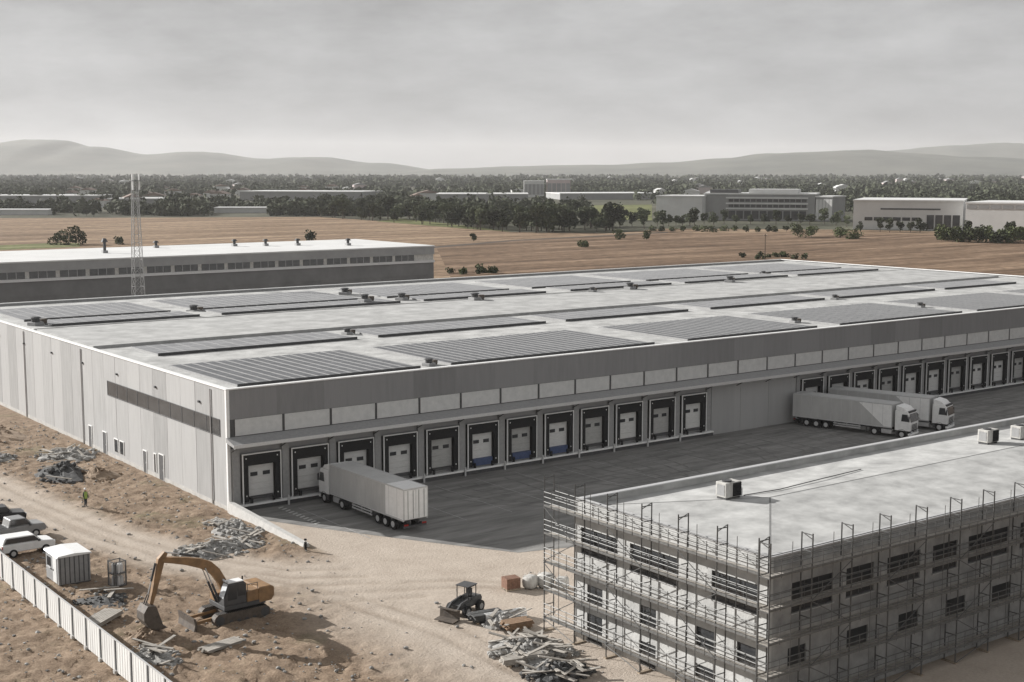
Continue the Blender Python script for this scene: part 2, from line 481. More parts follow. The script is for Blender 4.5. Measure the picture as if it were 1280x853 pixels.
def band_mat(name, c0, c1, c2, s, stretch, rot=-YAW, bump=0.0):
    """long streaks across the plain, in three tones"""
    m = bpy.data.materials.new(name); m.use_nodes = True
    nt = m.node_tree; b = nt.nodes['Principled BSDF']; L = nt.links.new
    b.inputs['Roughness'].default_value = 0.95; b.inputs['Specular IOR Level'].default_value = 0.1
    t = nt.nodes.new('ShaderNodeTexCoord')
    mm = nt.nodes.new('ShaderNodeMapping'); mm.inputs['Rotation'].default_value = (0, 0, -rot); mm.inputs['Scale'].default_value = stretch
    L(t.outputs['Object'], mm.inputs['Vector'])
    n = nt.nodes.new('ShaderNodeTexNoise'); n.inputs['Scale'].default_value = s; n.inputs['Detail'].default_value = 9; n.inputs['Roughness'].default_value = .68
    L(mm.outputs['Vector'], n.inputs['Vector'])
    r = nt.nodes.new('ShaderNodeValToRGB')
    r.color_ramp.elements[0].position = .33; r.color_ramp.elements[0].color = (*c0, 1)
    r.color_ramp.elements[1].position = .68; r.color_ramp.elements[1].color = (*c2, 1)
    e = r.color_ramp.elements.new(.5); e.color = (*c1, 1)
    L(n.outputs['Fac'], r.inputs['Fac'])
    n2 = nt.nodes.new('ShaderNodeTexNoise'); n2.inputs['Scale'].default_value = 0.25; n2.inputs['Detail'].default_value = 6; n2.inputs['Roughness'].default_value = .7
    L(t.outputs['Object'], n2.inputs['Vector'])
    mr = nt.nodes.new('ShaderNodeMapRange'); mr.inputs['From Min'].default_value = .3; mr.inputs['From Max'].default_value = .7; mr.inputs['To Min'].default_value = .55; mr.inputs['To Max'].default_value = 1.4
    L(n2.outputs['Fac'], mr.inputs['Value'])
    mx = nt.nodes.new('ShaderNodeMixRGB'); mx.blend_type = 'MULTIPLY'; mx.inputs['Fac'].default_value = 1
    L(r.outputs['Color'], mx.inputs['Color1']); L(mr.outputs['Result'], mx.inputs['Color2'])
    L(mx.outputs['Color'], b.inputs['Base Color'])
    return m
def sheet(name, pts, z, m):
    o = MB().add([(p[0], p[1], z) for p in pts], [tuple(range(len(pts)))]).build(name, m)
    o['kind'] = 'structure'
    return o
FIELD = band_mat('stubble', (0.10, 0.065, 0.04), (0.23, 0.16, 0.105), (0.40, 0.30, 0.205), 0.016, (0.45, 5.0, 1))
FIELD2 = band_mat('ploughed earth', (0.07, 0.045, 0.028), (0.165, 0.11, 0.072), (0.31, 0.22, 0.15), 0.02, (0.5, 5.0, 1))
MEADOW = band_mat('meadow', (0.075, 0.085, 0.035), (0.14, 0.15, 0.06), (0.24, 0.235, 0.12), 0.02, (0.5, 3, 1))
PLAIN = band_mat('plain scrub', (0.05, 0.052, 0.036), (0.09, 0.09, 0.065), (0.17, 0.16, 0.125), 0.004, (0.6, 2.2, 1))
b0 = at(640, 300).length
sheet('plain', [plain(640, -900), plain(5600, -3600), plain(5600, 3600), plain(640, 900)], 0.02, PLAIN)
f1 = [at(-220, 273), at(0, 273), at(400, 271.5), at(480, 277), at(640, 290.5), at(770, 292), at(830, 286), at(1060, 287.5), at(1290, 292), at(1500, 294), (420, 40, 0), (260, 60, 0), (250, 222, 0), (52, 270, 0), (-60, 300, 0)]
sheet('dry_field', f1, 0.06, FIELD)
sheet('ploughed_field', [at(545, 309), at(640, 301), at(840, 291.5), at(1290, 294.5), at(1500, 297), (410, 50, 0), (262, 64, 0), (252, 224, 0), (180, 262, 0)], 0.10, FIELD2)
sheet('meadow', [at(470, 277), at(590, 287), at(640, 290), at(560, 280), at(500, 273.5)], 0.14, MEADOW)
sheet('green_field', [at(735, 274), at(815, 276), at(815, 256), at(735, 257)], 0.14, MEADOW)
sheet('verge', [at(-120, 313), at(60, 304.5), at(100, 304.5), at(100, 309), at(-120, 318)], 0.14, MEADOW)
sheet('farm_track', [at(500, 312.2), at(640, 300.6), at(835, 290.6), at(835, 291.4), at(640, 302.0), at(500, 314.5)], 0.14, mat('track earth', (0.06, 0.042, 0.03), 0.95, 0.3, 0.2))
# grass strip along the far side of the long building
sheet('grass_strip', [(205, 222, 0), (248, 214, 0), (246, 150, 0), (242, 150, 0), (240, 212, 0), (205, 219, 0)], 0.05, MEADOW)

# loading yard of dark asphalt, its patches and markings
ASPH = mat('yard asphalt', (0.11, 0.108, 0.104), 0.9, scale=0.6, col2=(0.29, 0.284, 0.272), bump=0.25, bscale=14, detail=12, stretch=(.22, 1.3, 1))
sheet('loading_yard', [(53.6, 116.2, 0), (54.0, 112.2, 0), (56.2, 107.6, 0), (59.4, 101.6, 0), (62.9, 95.4, 0), (66.6, 89.2, 0), (72, 87.6, 0), (120, 80, 0), (236, 78, 0), (236, 116.2, 0)], 0.012, ASPH)  # asphalt's left edge takes the outline of the warehouse's cast shadow
mk = MB()
for k in range(11):
    y = 107.4 + k * 0.72
    mk.add([(57.3, y, 0.03), (57.95, y + .28, 0.03), (57.95, y + .62, 0.03), (57.3, y + .34, 0.03)], [(0, 1, 2, 3)])
mk.build('yard_marking', mat('worn white paint', (0.45, 0.45, 0.43), 0.8, 0.3, 4))['kind'] = 'structure'
ml = MB()
for k in range(34):
    x = 58.9 + k * 5.15
    if 62 < x < 66: continue
    ml.box(x - .05, x + .05, 100.5, 113.8, 0.024, 0.028)
ml.build('bay_line', mat('faded bay paint', (0.32, 0.32, 0.31), 0.8, 0.3, 3))['kind'] = 'structure'

# dark tyre arcs of lorries turning into the docks
tm = MB(); rnd = random.Random(33)
for k in range(22):
    x0_ = 73 + (k * 4.7) % 105 + rnd.uniform(-1, 1)
    sw_ = rnd.uniform(-5, 14); yb = rnd.uniform(92, 101)
    for off in (-.95, .95):
        prev = None
        for q in range(15):
            t_ = q / 14
            px_, py_ = x0_ + off + sw_ * t_ ** 2.2, lerp(112.5, yb, t_)
            if prev:
                w_ = .16
                tm.add([(prev[0] - w_, prev[1], .0165 + k * .0002), (prev[0] + w_, prev[1], .0165 + k * .0002), (px_ + w_, py_, .0165 + k * .0002), (px_ - w_, py_, .0165 + k * .0002)], [(0, 1, 2, 3)])
            prev = (px_, py_)
tag(tm.build('tyre_marks', mat('tyre rubber marks', (0.10, 0.098, 0.095), .9, scale=1.2, col2=(0.23, 0.225, 0.216), detail=10)), kind='structure')

# ------------------------------------------------------------------ hills
def ridge(name, prof, d0, depth, seed, m):
    """terrain strip: prof = list of (survey px x, px y of crest); distance d0; real depth"""
    ny, nxp = 26, 220
    x0, x1 = prof[0][0], prof[-1][0]
    vs, fs = [], []
    for j in range(ny):
        t = j / (ny - 1)
        for i in range(nxp):
            px = x0 + (x1 - x0) * i / (nxp - 1)
            for k in range(len(prof) - 1):
                if prof[k][0] <= px <= prof[k + 1][0]:
                    q = (px - prof[k][0]) / (prof[k + 1][0] - prof[k][0]); q = q * q * (3 - 2 * q)
                    cy = lerp(prof[k][1], prof[k + 1][1], q)
            dd = d0 + depth * t
            hcrest = CAMH + (212 - cy) / 1700 * (d0 + depth * 0.55)
            env = math.sin(math.pi * min(1, t / 1.1)) ** 1.2 if t < .55 else math.cos((t - .55) / .45 * math.pi / 2)
            side = (px - 640) / 1700 * (d0 + depth * 0.55)
            n_ = fbm(side, dd, 0.0011, seed, 5)
            h = hcrest * env * (1 + 0.30 * n_ * (1 - abs(t - .55))) - (6 if t in (0, 1) else 0)
            p = plain(dd, side)
            vs.append((p.x, p.y, h))
    for j in range(ny - 1):
        for i in range(nxp - 1):
            a = j * nxp + i
            fs.append((a, a + 1, a + nxp + 1, a + nxp))
    o = MB().add(vs, fs).build(name, m, smooth=True)
    o['kind'] = 'structure'
HILL = mat('hill scrub', (0.060, 0.066, 0.055), 0.95, scale=0.0022, col2=(0.16, 0.155, 0.13), detail=12)
ridge('hills', [(-260, 192), (-100, 184), (0, 181), (45, 176.5), (85, 176.5), (125, 185), (200, 195), (255, 192), (330, 199), (400, 195), (470, 204), (560, 214), (640, 220)], 6600, 2600, 1, HILL)
ridge('hills', [(470, 218), (560, 211), (640, 209), (760, 207), (830, 204), (900, 198), (960, 192), (1010, 189), (1070, 190), (1130, 194), (1200, 198), (1300, 201), (1500, 205)], 5700, 2300, 5, HILL)
ridge('hills', [(900, 205), (1000, 199), (1100, 190), (1180, 184), (1240, 180), (1290, 181), (1400, 186), (1560, 192)], 8600, 2400, 9, HILL)

# ------------------------------------------------------------------ the long warehouse
X0, X1, Y0, Y1 = 53.0, 234.0, 116.4, 213.0
HT, RZ = 11.7, 11.25
wh = thing('warehouse', 'long grey logistics warehouse with a row of loading docks under a canopy', 'warehouse', (X0, Y0, 0))
LX, LY = X1 - X0, Y1 - Y0
# side wall panels with joints
sw = MB()
y = 0.0
while y < LY - 0.1:
    y2 = min(LY, y + 3.6)
    g_ = .05 if int(round(y / 3.6)) % 2 == 0 else .018
    sw.box(0, 0.25, y + g_, y2 - 0.018, 0, HT - 0.12)
    y = y2
sw.box(0.06, 0.2, 0.02, LY - 0.02, 0, HT - 0.14)
sw.build('side_wall', M['side'], wh)
MB().box(-0.03, -0.002, 0.0, LY, 0.0, 0.45).build('plinth', M['concrete'], wh)
MB().box(LX - .25, LX, 0, LY, 0, HT - .12).build('end_wall', M['side'], wh)
MB().box(.3, LX - .3, LY - .25, LY, 0, HT - .12).build('rear_wall', M['side'], wh)
MB().box(-0.06, 0.26, -0.06, 0.30, 0, HT - 0.12).build('corner_trim', M['trim'], wh, 0.03)
MB().box(0.262, LX, 0, 0.25, 8.75, HT - 0.12).build('upper_wall', M['band'], wh)
MB().box(0.262, LX, 0.01, 0.26, 6.0, 8.745).build('clerestory_wall', M['darkgrey'], wh)
MB().box(0.262, LX, 0.012, 0.27, 0, 5.99).build('dock_wall', M['dockwall'], wh)
cap = MB()
cap.box(-.10, LX + .1, -.10, .48, HT - .12, HT); cap.box(-.10, .48, .481, LY + .1, HT - .12, HT)
cap.box(LX - .48, LX + .1, .481, LY + .1, HT - .12, HT); cap.box(.481, LX - .481, LY - .38, LY + .1, HT - .12, HT)
cap.build('parapet_cap', M['trim'], wh, 0.02)
MB().box(.26, LX - .26, .26, LY - .26, RZ - .3, RZ).build('roof', M['membrane'], wh)
rb = MB()
rb.box(1.2, LX - 2, 38.8, 59.6, RZ - .1, RZ + .34)
rb.build('roof_light_band', M['membrane2'], wh, 0.02)
MB().box(1.2, LX - 2, 60.9, 69.6, RZ - .1, RZ + .298).build('rear_roof_band', M['membrane'], wh, 0.02)
rs = MB()
for k in range(1, 35):                                     # membrane laps
    rs.box(k * 5.15, k * 5.15 + .07, .5, 38.79, RZ + .001, RZ + .012)
rs.build('roof_lap', M['membrane2'], wh)
rs = MB()
for k in range(1, 35):
    rs.box(k * 5.15, k * 5.15 + .07, 59.61, LY - .5, RZ + .001, RZ + .012)
rs.build('roof_lap', M['membrane2'], wh)
# clerestory panels
for k in range(35):
    a = 0.85 + k * 5.15
    f = MB().box(a, a + 4.75, -0.05, 0.008, 7.2, 8.68).build('clerestory_window', M['glazing'], wh)
    fr = MB()
    fr.box(a - .06, a, -.07, .006, 7.15, 8.73); fr.box(a + 4.75, a + 4.81, -.07, .006, 7.15, 8.73)
    fr.box(a + .001, a + 4.749, -.07, .006, 7.15, 7.199); fr.box(a + .001, a + 4.749, -.07, .006, 8.681, 8.73)
    fr.build('frame', M['alu'], f)
# canopy
cn = MB().prism([(0.0, 7.08), (-1.75, 6.62), (-1.75, 6.36), (0.0, 6.62)], -0.15, LX, 'yz')
cn.build('canopy', M['grey'], wh)
MB().box(-.2, LX, -1.82, -1.751, 6.32, 6.66).build('canopy_fascia', M['alu'], wh, 0.01)
for k in range(36):
    MB().tube((0.35 + k * 5.15, -.01, 5.6), (0.35 + k * 5.15, -1.6, 6.42), 0.05).build('canopy_bracket', M['steel'], wh)
# dock fronts
def dock(x, blue=False, half=False):
    """one dock shelter with its local x start"""
    w = 4.05
    d = MB()
    d.box(x + .1, x + w - .1, -.52, .008, 4.25, 5.30)               # black head curtain box
    d.box(x + .1, x + .62, -.50, .008, 0.75, 4.249)
    d.box(x + w - .62, x + w - .1, -.50, .008, 0.75, 4.249)
    sh = d.build('dock_shelter', M['black'], wh)
    fr = MB()
    fr.box(x, x + .10, -.56, -.40, .62, 5.42); fr.box(x + w - .10, x + w, -.56, -.40, .62, 5.42)
    fr.box(x + .101, x + w - .101, -.56, -.40, 5.31, 5.42)
    fr.build('frame', M['trim'], sh, .012)
    dr = MB()
    for k in range(5):
        dr.box(x + .65, x + w - .65, -.06, .006, 1.22 + k * .6, 1.22 + k * .6 + .585)
    dd = dr.build('dock_door', M['door2'] if int(x * 7.3) % 3 == 0 else M['doorw'], sh)
    for q in (0, 1):
        MB().box(x + 1.0 + q * 1.3, x + 1.75 + q * 1.3, -.075, -.061, 3.12, 3.5).build('window', M['darkglass'], dd)
    lv = MB().box(x + .8, x + w - .8, -.46, -.02, .95 if not blue else .8, 1.16 if not blue else 1.55)
    lv.build('dock_leveller', M['blue'] if blue else M['darkgrey'], sh, .01, label='blue painted dock leveller plate' if blue else None)
    for q in (x + .75, x + w - 1.0):
        MB().box(q, q + .25, -.62, -.47, .62, 1.15).build('bumper', M['black'], sh, .02)
    mk_ = MB()
    for q in (x + .35, x + w - .45):
        mk_.box(q, q + .1, -.53, -.503, 4.9, 5.02); mk_.box(q, q + .1, -.53, -.503, 1.3, 1.42)
    mk_.build('marker', M['white'], sh)
for k in range(12):
    dock(1.2 + k * 5.15, blue=k in (5, 6, 7))
for k in range(20):
    dock(78.9 + k * 5.08)
for k in range(13):
    MB().box(.32 + k * 5.15, .32 + k * 5.15 + .72, -.30, .006, 0, 5.98).build('dock_pilaster', M['grey'], wh)
for k in range(20):
    MB().box(78.05 + k * 5.08, 78.05 + k * 5.08 + .66, -.30, .006, 0, 5.98).build('dock_pilaster', M['grey'], wh)
led = MB()
led.box(.9, 63.0, -.72, .004, .42, .60); led.box(78.0, LX, -.72, .004, .42, .60)
led.build('dock_ledge', M['trim'], wh, .01)
lb = MB()
lb.box(.9, 63.0, -.60, .003, 0, .419); lb.box(78.0, LX, -.60, .003, 0, .419)
lb.build('dock_base', M['darkgrey'], wh)
mw = MB()
for k in range(3):
    mw.box(63.03 + k * 4.99, 63.03 + k * 4.99 + 4.95, -.20, .005, 0, 5.98)
mw.build('plain_wall', M['midwall'], wh)
for k in range(11):
    MB().tube((5.8 + k * 5.15, -.85, 0), (5.8 + k * 5.15, -.85, .95), .11, 8).build('guard_post', M['alu'], wh)
# side openings
sb = MB().box(-.035, .02, 1.6, 31.2, 7.02, 8.55).build('ribbon_window', M['darkglass'], wh)
fr = MB()
for k in range(11):
    yy = 1.6 + k * 2.96
    fr.box(-.06, -.036, yy - .04, yy + .04, 7.02, 8.55)
fr.box(-.06, -.03, 1.56, 31.24, 6.95, 7.019); fr.box(-.06, -.03, 1.56, 31.24, 8.551, 8.62)
fr.build('frame', M['darkgrey'], sb)
for yc, wd, z0, z1, kind in ((37.4, .95, .05, 2.5, 'd'), (32.7, 1.1, .05, 2.5, 'd'), (29.1, 1.1, .85, 2.25, 'w'), (27.4, 1.1, .85, 2.25, 'w'), (20.7, .9, .05, 2.35, 'd'), (17.9, .5, .6, 2.5, 'w'), (16.2, 1.2, .05, 2.7, 'd')):
    o = MB().box(-.045, .02, yc - wd / 2, yc + wd / 2, z0, z1).build('door' if kind == 'd' else 'window', M['darkglass'] if kind == 'w' else M['darkgrey'], wh)
    f2 = MB()
    f2.box(-.07, .0, yc - wd / 2 - .1, yc - wd / 2, z0, z1 + .1); f2.box(-.07, .0, yc + wd / 2, yc + wd / 2 + .1, z0, z1 + .1)
    f2.box(-.07, .0, yc - wd / 2, yc + wd / 2, z1, z1 + .1)
    f2.build('frame', M['trim'], o)
    if kind == 'd':
        MB().box(-.10, -.046, yc - wd / 2 + .1, yc - wd / 2 + .14, z0 + 1.0, z0 + 1.2).build('handle', M['alu'], o)
for yy in (3.5, 39.6, 61.2, 82.8):
    MB().tube((-.09, yy, .1), (-.09, yy, HT - .4), .07, 8).build('downpipe', M['alu'], wh)
wl = MB()
for k in range(7):
    wl.box(-.18, -.002, 6 + k * 11, 6.3 + k * 11, 9.6, 9.8)
wl.build('wall_lamp', M['darkgrey'], wh)

# solar arrays
def array(xa, xb, ya, yb, label, z=RZ, grp='solar arrays on the warehouse roof', tilt=.14, gap=.11):
    t = thing('solar_array', label, 'solar array', ((xa + xb) / 2, (ya + yb) / 2, z), 0, grp)
    w, l = xb - xa, yb - ya
    p = MB(); n = max(6, int(w / (1.25 if tilt > .1 else 1.7))); pw = w / n
    m_ = max(3, int(l / 1.75)); pl = l / m_
    for i in range(n):
        for j in range(m_):
            x0_ = -w / 2 + i * pw + gap; x1_ = x0_ + pw - 2 * gap
            y0_ = -l / 2 + j * pl + .04; y1_ = y0_ + pl - .08
            p.box(x0_, x1_, y0_, y1_, .14, .18)
    p.build('panel_field', M['solar'] if tilt > .1 else M['solar2'], t)
    f = MB()
    for i in range(n + 1):
        xx = -w / 2 + i * pw
        f.box(xx - gap * .8, xx + gap * .8, -l / 2, l / 2, .0, .215)
    f.build('mounting_rail', M['caprail'], t)
    MB().box(-w / 2 - .1, w / 2 + .1, -l / 2 - .16, -l / 2 - .04, 0.002, .32).build('front_shade_strip', M['darkgrey'], t)  # dark strip standing in for the shade along the array's front edge
    return t
cols = [(55.6, 76.2), (80.3, 109.3), (115, 138.2), (143, 169.6), (173.5, 200), (204, 231)]
for k, (a, b_) in enumerate(cols):
    array(a, b_, 119.4, 136.2, f'large ribbed solar array on the front roof edge, {ORD[k]} from the near left corner')
for k, (a, b_) in enumerate([(58, 83.4), (86.6, 112.8), (116.5, 139.4), (144.2, 169.5), (173, 198), (201, 222)]):
    array(a, b_, 145.0, 153.2, f'slim solar array in the second row behind the large arrays, {ORD[k]} from the left', tilt=.05, gap=.05)
for k, (a, b_) in enumerate([(57, 77.5), (81, 110.5), (115, 139), (144.5, 167.5), (171, 198), (201, 225)]):
    array(a, b_, 178.6, 185.4, f'slim solar array just behind the bare middle roof band, {ORD[k]} from the left', z=RZ + .30, tilt=.05, gap=.05)
for k, (a, b_) in enumerate([(56.6, 77.5), (81.5, 110), (114.6, 139), (144.2, 167), (171, 198), (201.5, 226)]):
    array(a, b_, 189.0, 206.5, f'wide solar array in the rearmost roof row, {ORD[k]} from the left', tilt=.05, gap=.05)

# roof fans
def roof_fan(loc, rz, label, big):
    t = thing('roof_fan', label, 'roof fan', loc, rz, 'extractor fans on the warehouse roof')
    s = 1.0 if big else .7
    MB().box(-.75 * s, .75 * s, -.75 * s, .75 * s, 0, .45 * s).build('curb', M['grey'], t, .03)
    b_ = MB().tube((0, 0, .45 * s), (0, 0, 1.0 * s), .55 * s, 12).tube((0, 0, 1.0 * s), (0, 0, 1.15 * s), .8 * s, 12, .5 * s)
    b_.build('cowl', M['darkgrey'], t)
    MB().box(.78 * s, 1.7 * s, -.35 * s, .35 * s, .15, .75 * s).build('motor_box', M['mud'], t, .03)
    l = MB()
    for q in (.85 * s, 1.6 * s):
        l.box(q - .04, q + .04, -.3 * s, .3 * s, 0, .149)
    l.build('leg', M['steel'], t)
for (x, y, z, big, lab) in [
    (80.0, 182.6 + 3.6, RZ, 1, 'dark roof fan between the first and second arrays of the rear row'),
    (106.0, 181.5, RZ + .52, 1, 'dark roof fan on the second slim array behind the bare roof band'),
    (112.2, 198.6, RZ, 1, 'tall dark roof fan in the aisle between second and third rearmost arrays'),
    (113.0, 182.0, RZ + .30, 1, 'dark roof fan in the aisle left of the third slim rear array'),
    (122.2, 175.0, RZ + .34, 1, 'dark roof fan on the rear edge of the bare roof band'),
    (55.6, 181.0, RZ + .30, 1, 'dark roof fan at the left parapet of the warehouse roof'),
    (146.4, 175.2, RZ + .34, 0, 'small dark fan left of the pair on the middle roof band'),
    (154.8, 175.2, RZ + .34, 1, 'dark fan right of the pair on the middle roof band'),
    (179.0, 175.2, RZ + .34, 1, 'lone dark fan far right on the middle roof band'),
    (142.0 - 1.4, 125.3, RZ, 0, 'small roof fan in the aisle between third and fourth front arrays'),
    (200.0, 186.6, RZ, 0, 'small roof fan near the far right rear arrays'),
    (171.2, 144.2, RZ, 0, 'small roof fan between slim arrays of the second row'),
    (85.0, 150, RZ, 0, 'small roof fan between first and second slim arrays'),
    (78.2, 118.6 + 2, RZ, 0, 'small roof fan between the two nearest front arrays'),
    (171.5, 128, RZ, 0, 'small roof fan between the fourth and fifth front arrays')]:
    roof_fan((x, y, z + .002), .2 * ((x * 7) % 3), lab, big)

# ------------------------------------------------------------------ long workshop behind, mast
oy = 250.0
ob = thing('workshop_building', 'long low grey workshop behind the warehouse with a dark ribbon of windows', 'workshop', (0, oy, 0))
OX0, OX1, OZ = 20.0, 163.6, 15.5
MB().box(OX0, OX1, 0, 34, 0, 9.2).build('lower_wall', M['wallgrey'], ob)
MB().box(OX0, OX1, .03, 33.9, 9.201, 11.8).build('spandrel_wall', mat('spandrel grey', (0.17, 0.17, 0.17), .7, .15, .3), ob)
MB().box(OX0 - .1, OX1 + .1, -.25, 34.1, 11.801, 12.3).build('sill_band', M['alu'], ob)
MB().box(OX0, OX1, .1, 33.9, 12.301, 13.6).build('glazed_wall', M['dirtywhite'], ob)
MB().box(OX0 - .1, OX1 + .1, -.12, 34.1, 13.601, OZ - .25).build('fascia', mat('fascia grey', (0.30, 0.30, 0.30), .7, .15, .3), ob)
MB().box(OX0 - .2, OX1 + .2, -.25, 34.2, OZ - .249, OZ).build('roof', M['roofwhite'], ob)
k = 0
x = OX0 + .6
while x < OX1 - 5:
    w_ = MB().box(x, x + 4.75, .02, .099, 12.36, 13.58).build('window', M['darkglass'], ob)
    f_ = MB()
    for q in (1.55, 3.15):
        f_.box(x + q, x + q + .05, -.01, .019, 12.36, 13.58)
    f_.build('frame', M['alu'], w_)
    x += 5.55
for i, (px, py, lab) in enumerate([(131, 315, 'small dark vent standing on the left part of the workshop roof'), (195, 308.5, 'low dark vent in the middle of the workshop roof'), (293, 306.5, 'low dark vent, left of the three near the right end of workshop roof'), (332, 306, 'low dark vent, middle of the three near the right end of workshop roof'), (372, 305.5, 'low dark vent, right of the three near the right end of workshop roof'), (435, 305.5, 'dark vent with a stub pipe on the right end of workshop roof')]):
    p = at(px, py + 1.5, OZ)
    t = thing('roof_vent', lab, 'roof vent', (p.x, p.y, OZ + .003), 0, 'vents on the workshop roof')
    MB().box(-.5, .5, -.5, .5, 0, .5).build('curb', M['grey'], t)
    MB().tube((0, 0, .5), (0, 0, 1.3 if i else 2.4), .3, 10).tube((0, 0, 1.1 if i else 2.2), (0, 0, 1.5 if i else 2.9), .7, 10, .35).build('cowl', M['darkgrey'], t)

p = at(165, 362, 9.5)
mast = thing('lattice_mast', 'tall slender white steel lattice mast standing behind the warehouse', 'mast', (91.0, 236.0, 0))
def half(z): return lerp(1.1, .42, z / 30.6)
ls = MB()
for sx in (-1, 1):
    for sy in (-1, 1):
        ls.tube((sx * half(0), sy * half(0), 0), (sx * half(30), sy * half(30), 30), .06, 6)
ls.build('leg', M['mastpaint'], mast)
bs = MB(); z = 0; k = 0
while z < 29.5:
    st = lerp(2.0, 1.1, z / 30)
    a, b_ = half(z), half(min(30, z + st)); z2 = min(30, z + st)
    for (p0, p1) in (((-1, -1), (1, -1)), ((1, -1), (1, 1)), ((1, 1), (-1, 1)), ((-1, 1), (-1, -1))):
        bs.tube((p0[0] * a, p0[1] * a, z), (p1[0] * b_, p1[1] * b_, z2), .028, 5)
        bs.tube((p1[0] * a, p1[1] * a, z), (p0[0] * b_, p0[1] * b_, z2), .028, 5)
        bs.tube((p0[0] * a, p0[1] * a, z), (p1[0] * a, p1[1] * a, z), .028, 5)
    z += st
bs.build('bracing', M['mastpaint'], mast)
MB().box(-.8, .8, -.8, .8, 29.95, 30.05).build('platform', M['steel'], mast)
an = MB()
for (dx, dy) in ((-.6, -.6), (.6, -.6), (0, .7)):
    an.box(dx - .12, dx + .12, dy - .1, dy + .1, 28.4, 31.2)
an.build('antenna', M['white'], mast)
MB().box(-1.6, 1.6, -1.6, 1.6, 0, .3).build('footing', M['concrete'], mast)

# ------------------------------------------------------------------ shell building with flat pale roof
BX0, BX1, BY0, BY1, BZ, BR = 57.5, 118.0, 52.6, 70.4, 9.75, 9.2
sb_ = thing('office_building', 'unfinished flat roofed three storey office building wrapped in scaffolding', 'building', (BX0, BY0, 0))
bl, bw = BX1 - BX0, BY1 - BY0
wins_left = [(13.5, 17.2, 6.05, 7.85), (7.6, 12.2, 6.05, 7.85), (.8, 4.7, 6.05, 7.85),
             (14.9, 16.5, 2.7, 4.0), (9.6, 11.2, 2.7, 4.0), (4.4, 6.0, 2.7, 4.0), (.9, 2.5, 2.7, 4.0), (14.9, 16.5, .1, 2.0), (9.6, 11.2, .1, 1.6), (4.4, 6.0, .1, 1.6)]
wins_front = [(1.9, 5.6, 6.0, 7.85), (6.8, 9.4, 6.0, 7.85), (10.7, 14.0, 6.0, 7.85), (15.3, 17.9, 6.0, 7.85), (19.1, 23.6, 6.0, 7.85), (25, 29, 6.0, 7.85), (30.5, 34, 6.0, 7.85), (36, 40, 6.0, 7.85), (42, 46, 6.0, 7.85),
              (1.7, 3.3, 2.5, 3.9), (7.0, 9.0, 2.5, 3.9), (12, 14, 2.5, 3.9), (17, 19, 2.5, 3.9), (22, 24, 2.5, 3.9), (28, 30, 2.5, 3.9), (34, 36, 2.5, 3.9)]
def wall_with_holes(lo, hi, z0, z1, holes, put):
    """fills a wall face with boxes round rectangular openings"""
    us = sorted({lo, hi, *[h[0] for h in holes], *[h[1] for h in holes]})
    for a, c in zip(us[:-1], us[1:]):
        mid = (a + c) / 2
        hs = sorted([(h[2], h[3]) for h in holes if h[0] < mid < h[1]])
        z = z0
        for (q0, q1) in hs:
            if q0 > z + 1e-6: put(a, c, z, q0)
            z = q1
        if z < z1: put(a, c, z, z1)
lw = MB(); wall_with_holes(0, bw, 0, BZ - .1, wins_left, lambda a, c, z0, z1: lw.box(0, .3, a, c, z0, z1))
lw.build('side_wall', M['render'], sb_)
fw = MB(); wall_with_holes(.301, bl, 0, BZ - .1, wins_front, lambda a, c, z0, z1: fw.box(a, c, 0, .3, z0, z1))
fw.build('front_wall', M['facade_shade'], sb_)
MB().box(.301, bl, bw - .3, bw, 0, BZ - .1).build('rear_wall', M['render'], sb_)
MB().box(bl - .3, bl, .301, bw - .301, 0, BZ - .1).build('end_wall', M['render'], sb_)
inn = MB()
inn.box(.6, bl - .4, .9, bw - .4, .0, .12)
for q in (3.0, 5.9): inn.box(.31, bl - .31, .31, bw - .31, q - .6, q - .3)
inn.build('floor_slab', M['concrete'], sb_)
MB().box(4.2, bl - 4, 4.2, bw - 4, .13, 8.8).build('core_wall', M['darkgrey'], sb_)
for i, (a, c, z0, z1) in enumerate(wins_left):
    w_ = MB().box(.12, .16, a, c, z0, z1).build('window', M['darkglass'], sb_)
    f_ = MB(); f_.box(.09, .19, a, a + .07, z0, z1); f_.box(.09, .19, c - .07, c, z0, z1); f_.box(.09, .19, a + .07, c - .07, z0, z0 + .07); f_.box(.09, .19, a + .07, c - .07, z1 - .07, z1)
    n = max(1, int((c - a) / 1.2))
    for q in range(1, n):
        f_.box(.09, .19, a + (c - a) * q / n - .03, a + (c - a) * q / n + .03, z0 + .07, z1 - .07)
    f_.build('frame', M['darkgrey'], w_)
    MB().box(-.09, .119, a - .05, c + .05, z0 - .06, z0 - .003).build('sill', M['alu'], w_)
for i, (a, c, z0, z1) in enumerate(wins_front):
    w_ = MB().box(a, c, .12, .16, z0, z1).build('window', M['darkglass'], sb_)
    f_ = MB(); f_.box(a, a + .07, .09, .19, z0, z1); f_.box(c - .07, c, .09, .19, z0, z1); f_.box(a + .07, c - .07, .09, .19, z0, z0 + .07); f_.box(a + .07, c - .07, .09, .19, z1 - .07, z1)
    n = max(1, int((c - a) / 1.2))
    for q in range(1, n):
        f_.box(a + (c - a) * q / n - .03, a + (c - a) * q / n + .03, .09, .19, z0 + .07, z1 - .07)
    f_.build('frame', M['darkgrey'], w_)
    MB().box(a - .05, c + .05, -.09, .119, z0 - .06, z0 - .003).build('sill', M['alu'], w_)
cp = MB()
cp.box(-.06, .40, -.06, bw + .06, BZ - .099, BZ); cp.box(.401, bl + .06, bw - .40, bw + .06, BZ - .099, BZ); cp.box(.401, bl + .06, -.06, .40, BZ - .099, BZ); cp.box(bl - .4, bl + .06, .401, bw - .401, BZ - .099, BZ)
cp.build('parapet_cap', M['alu'], sb_, .015)
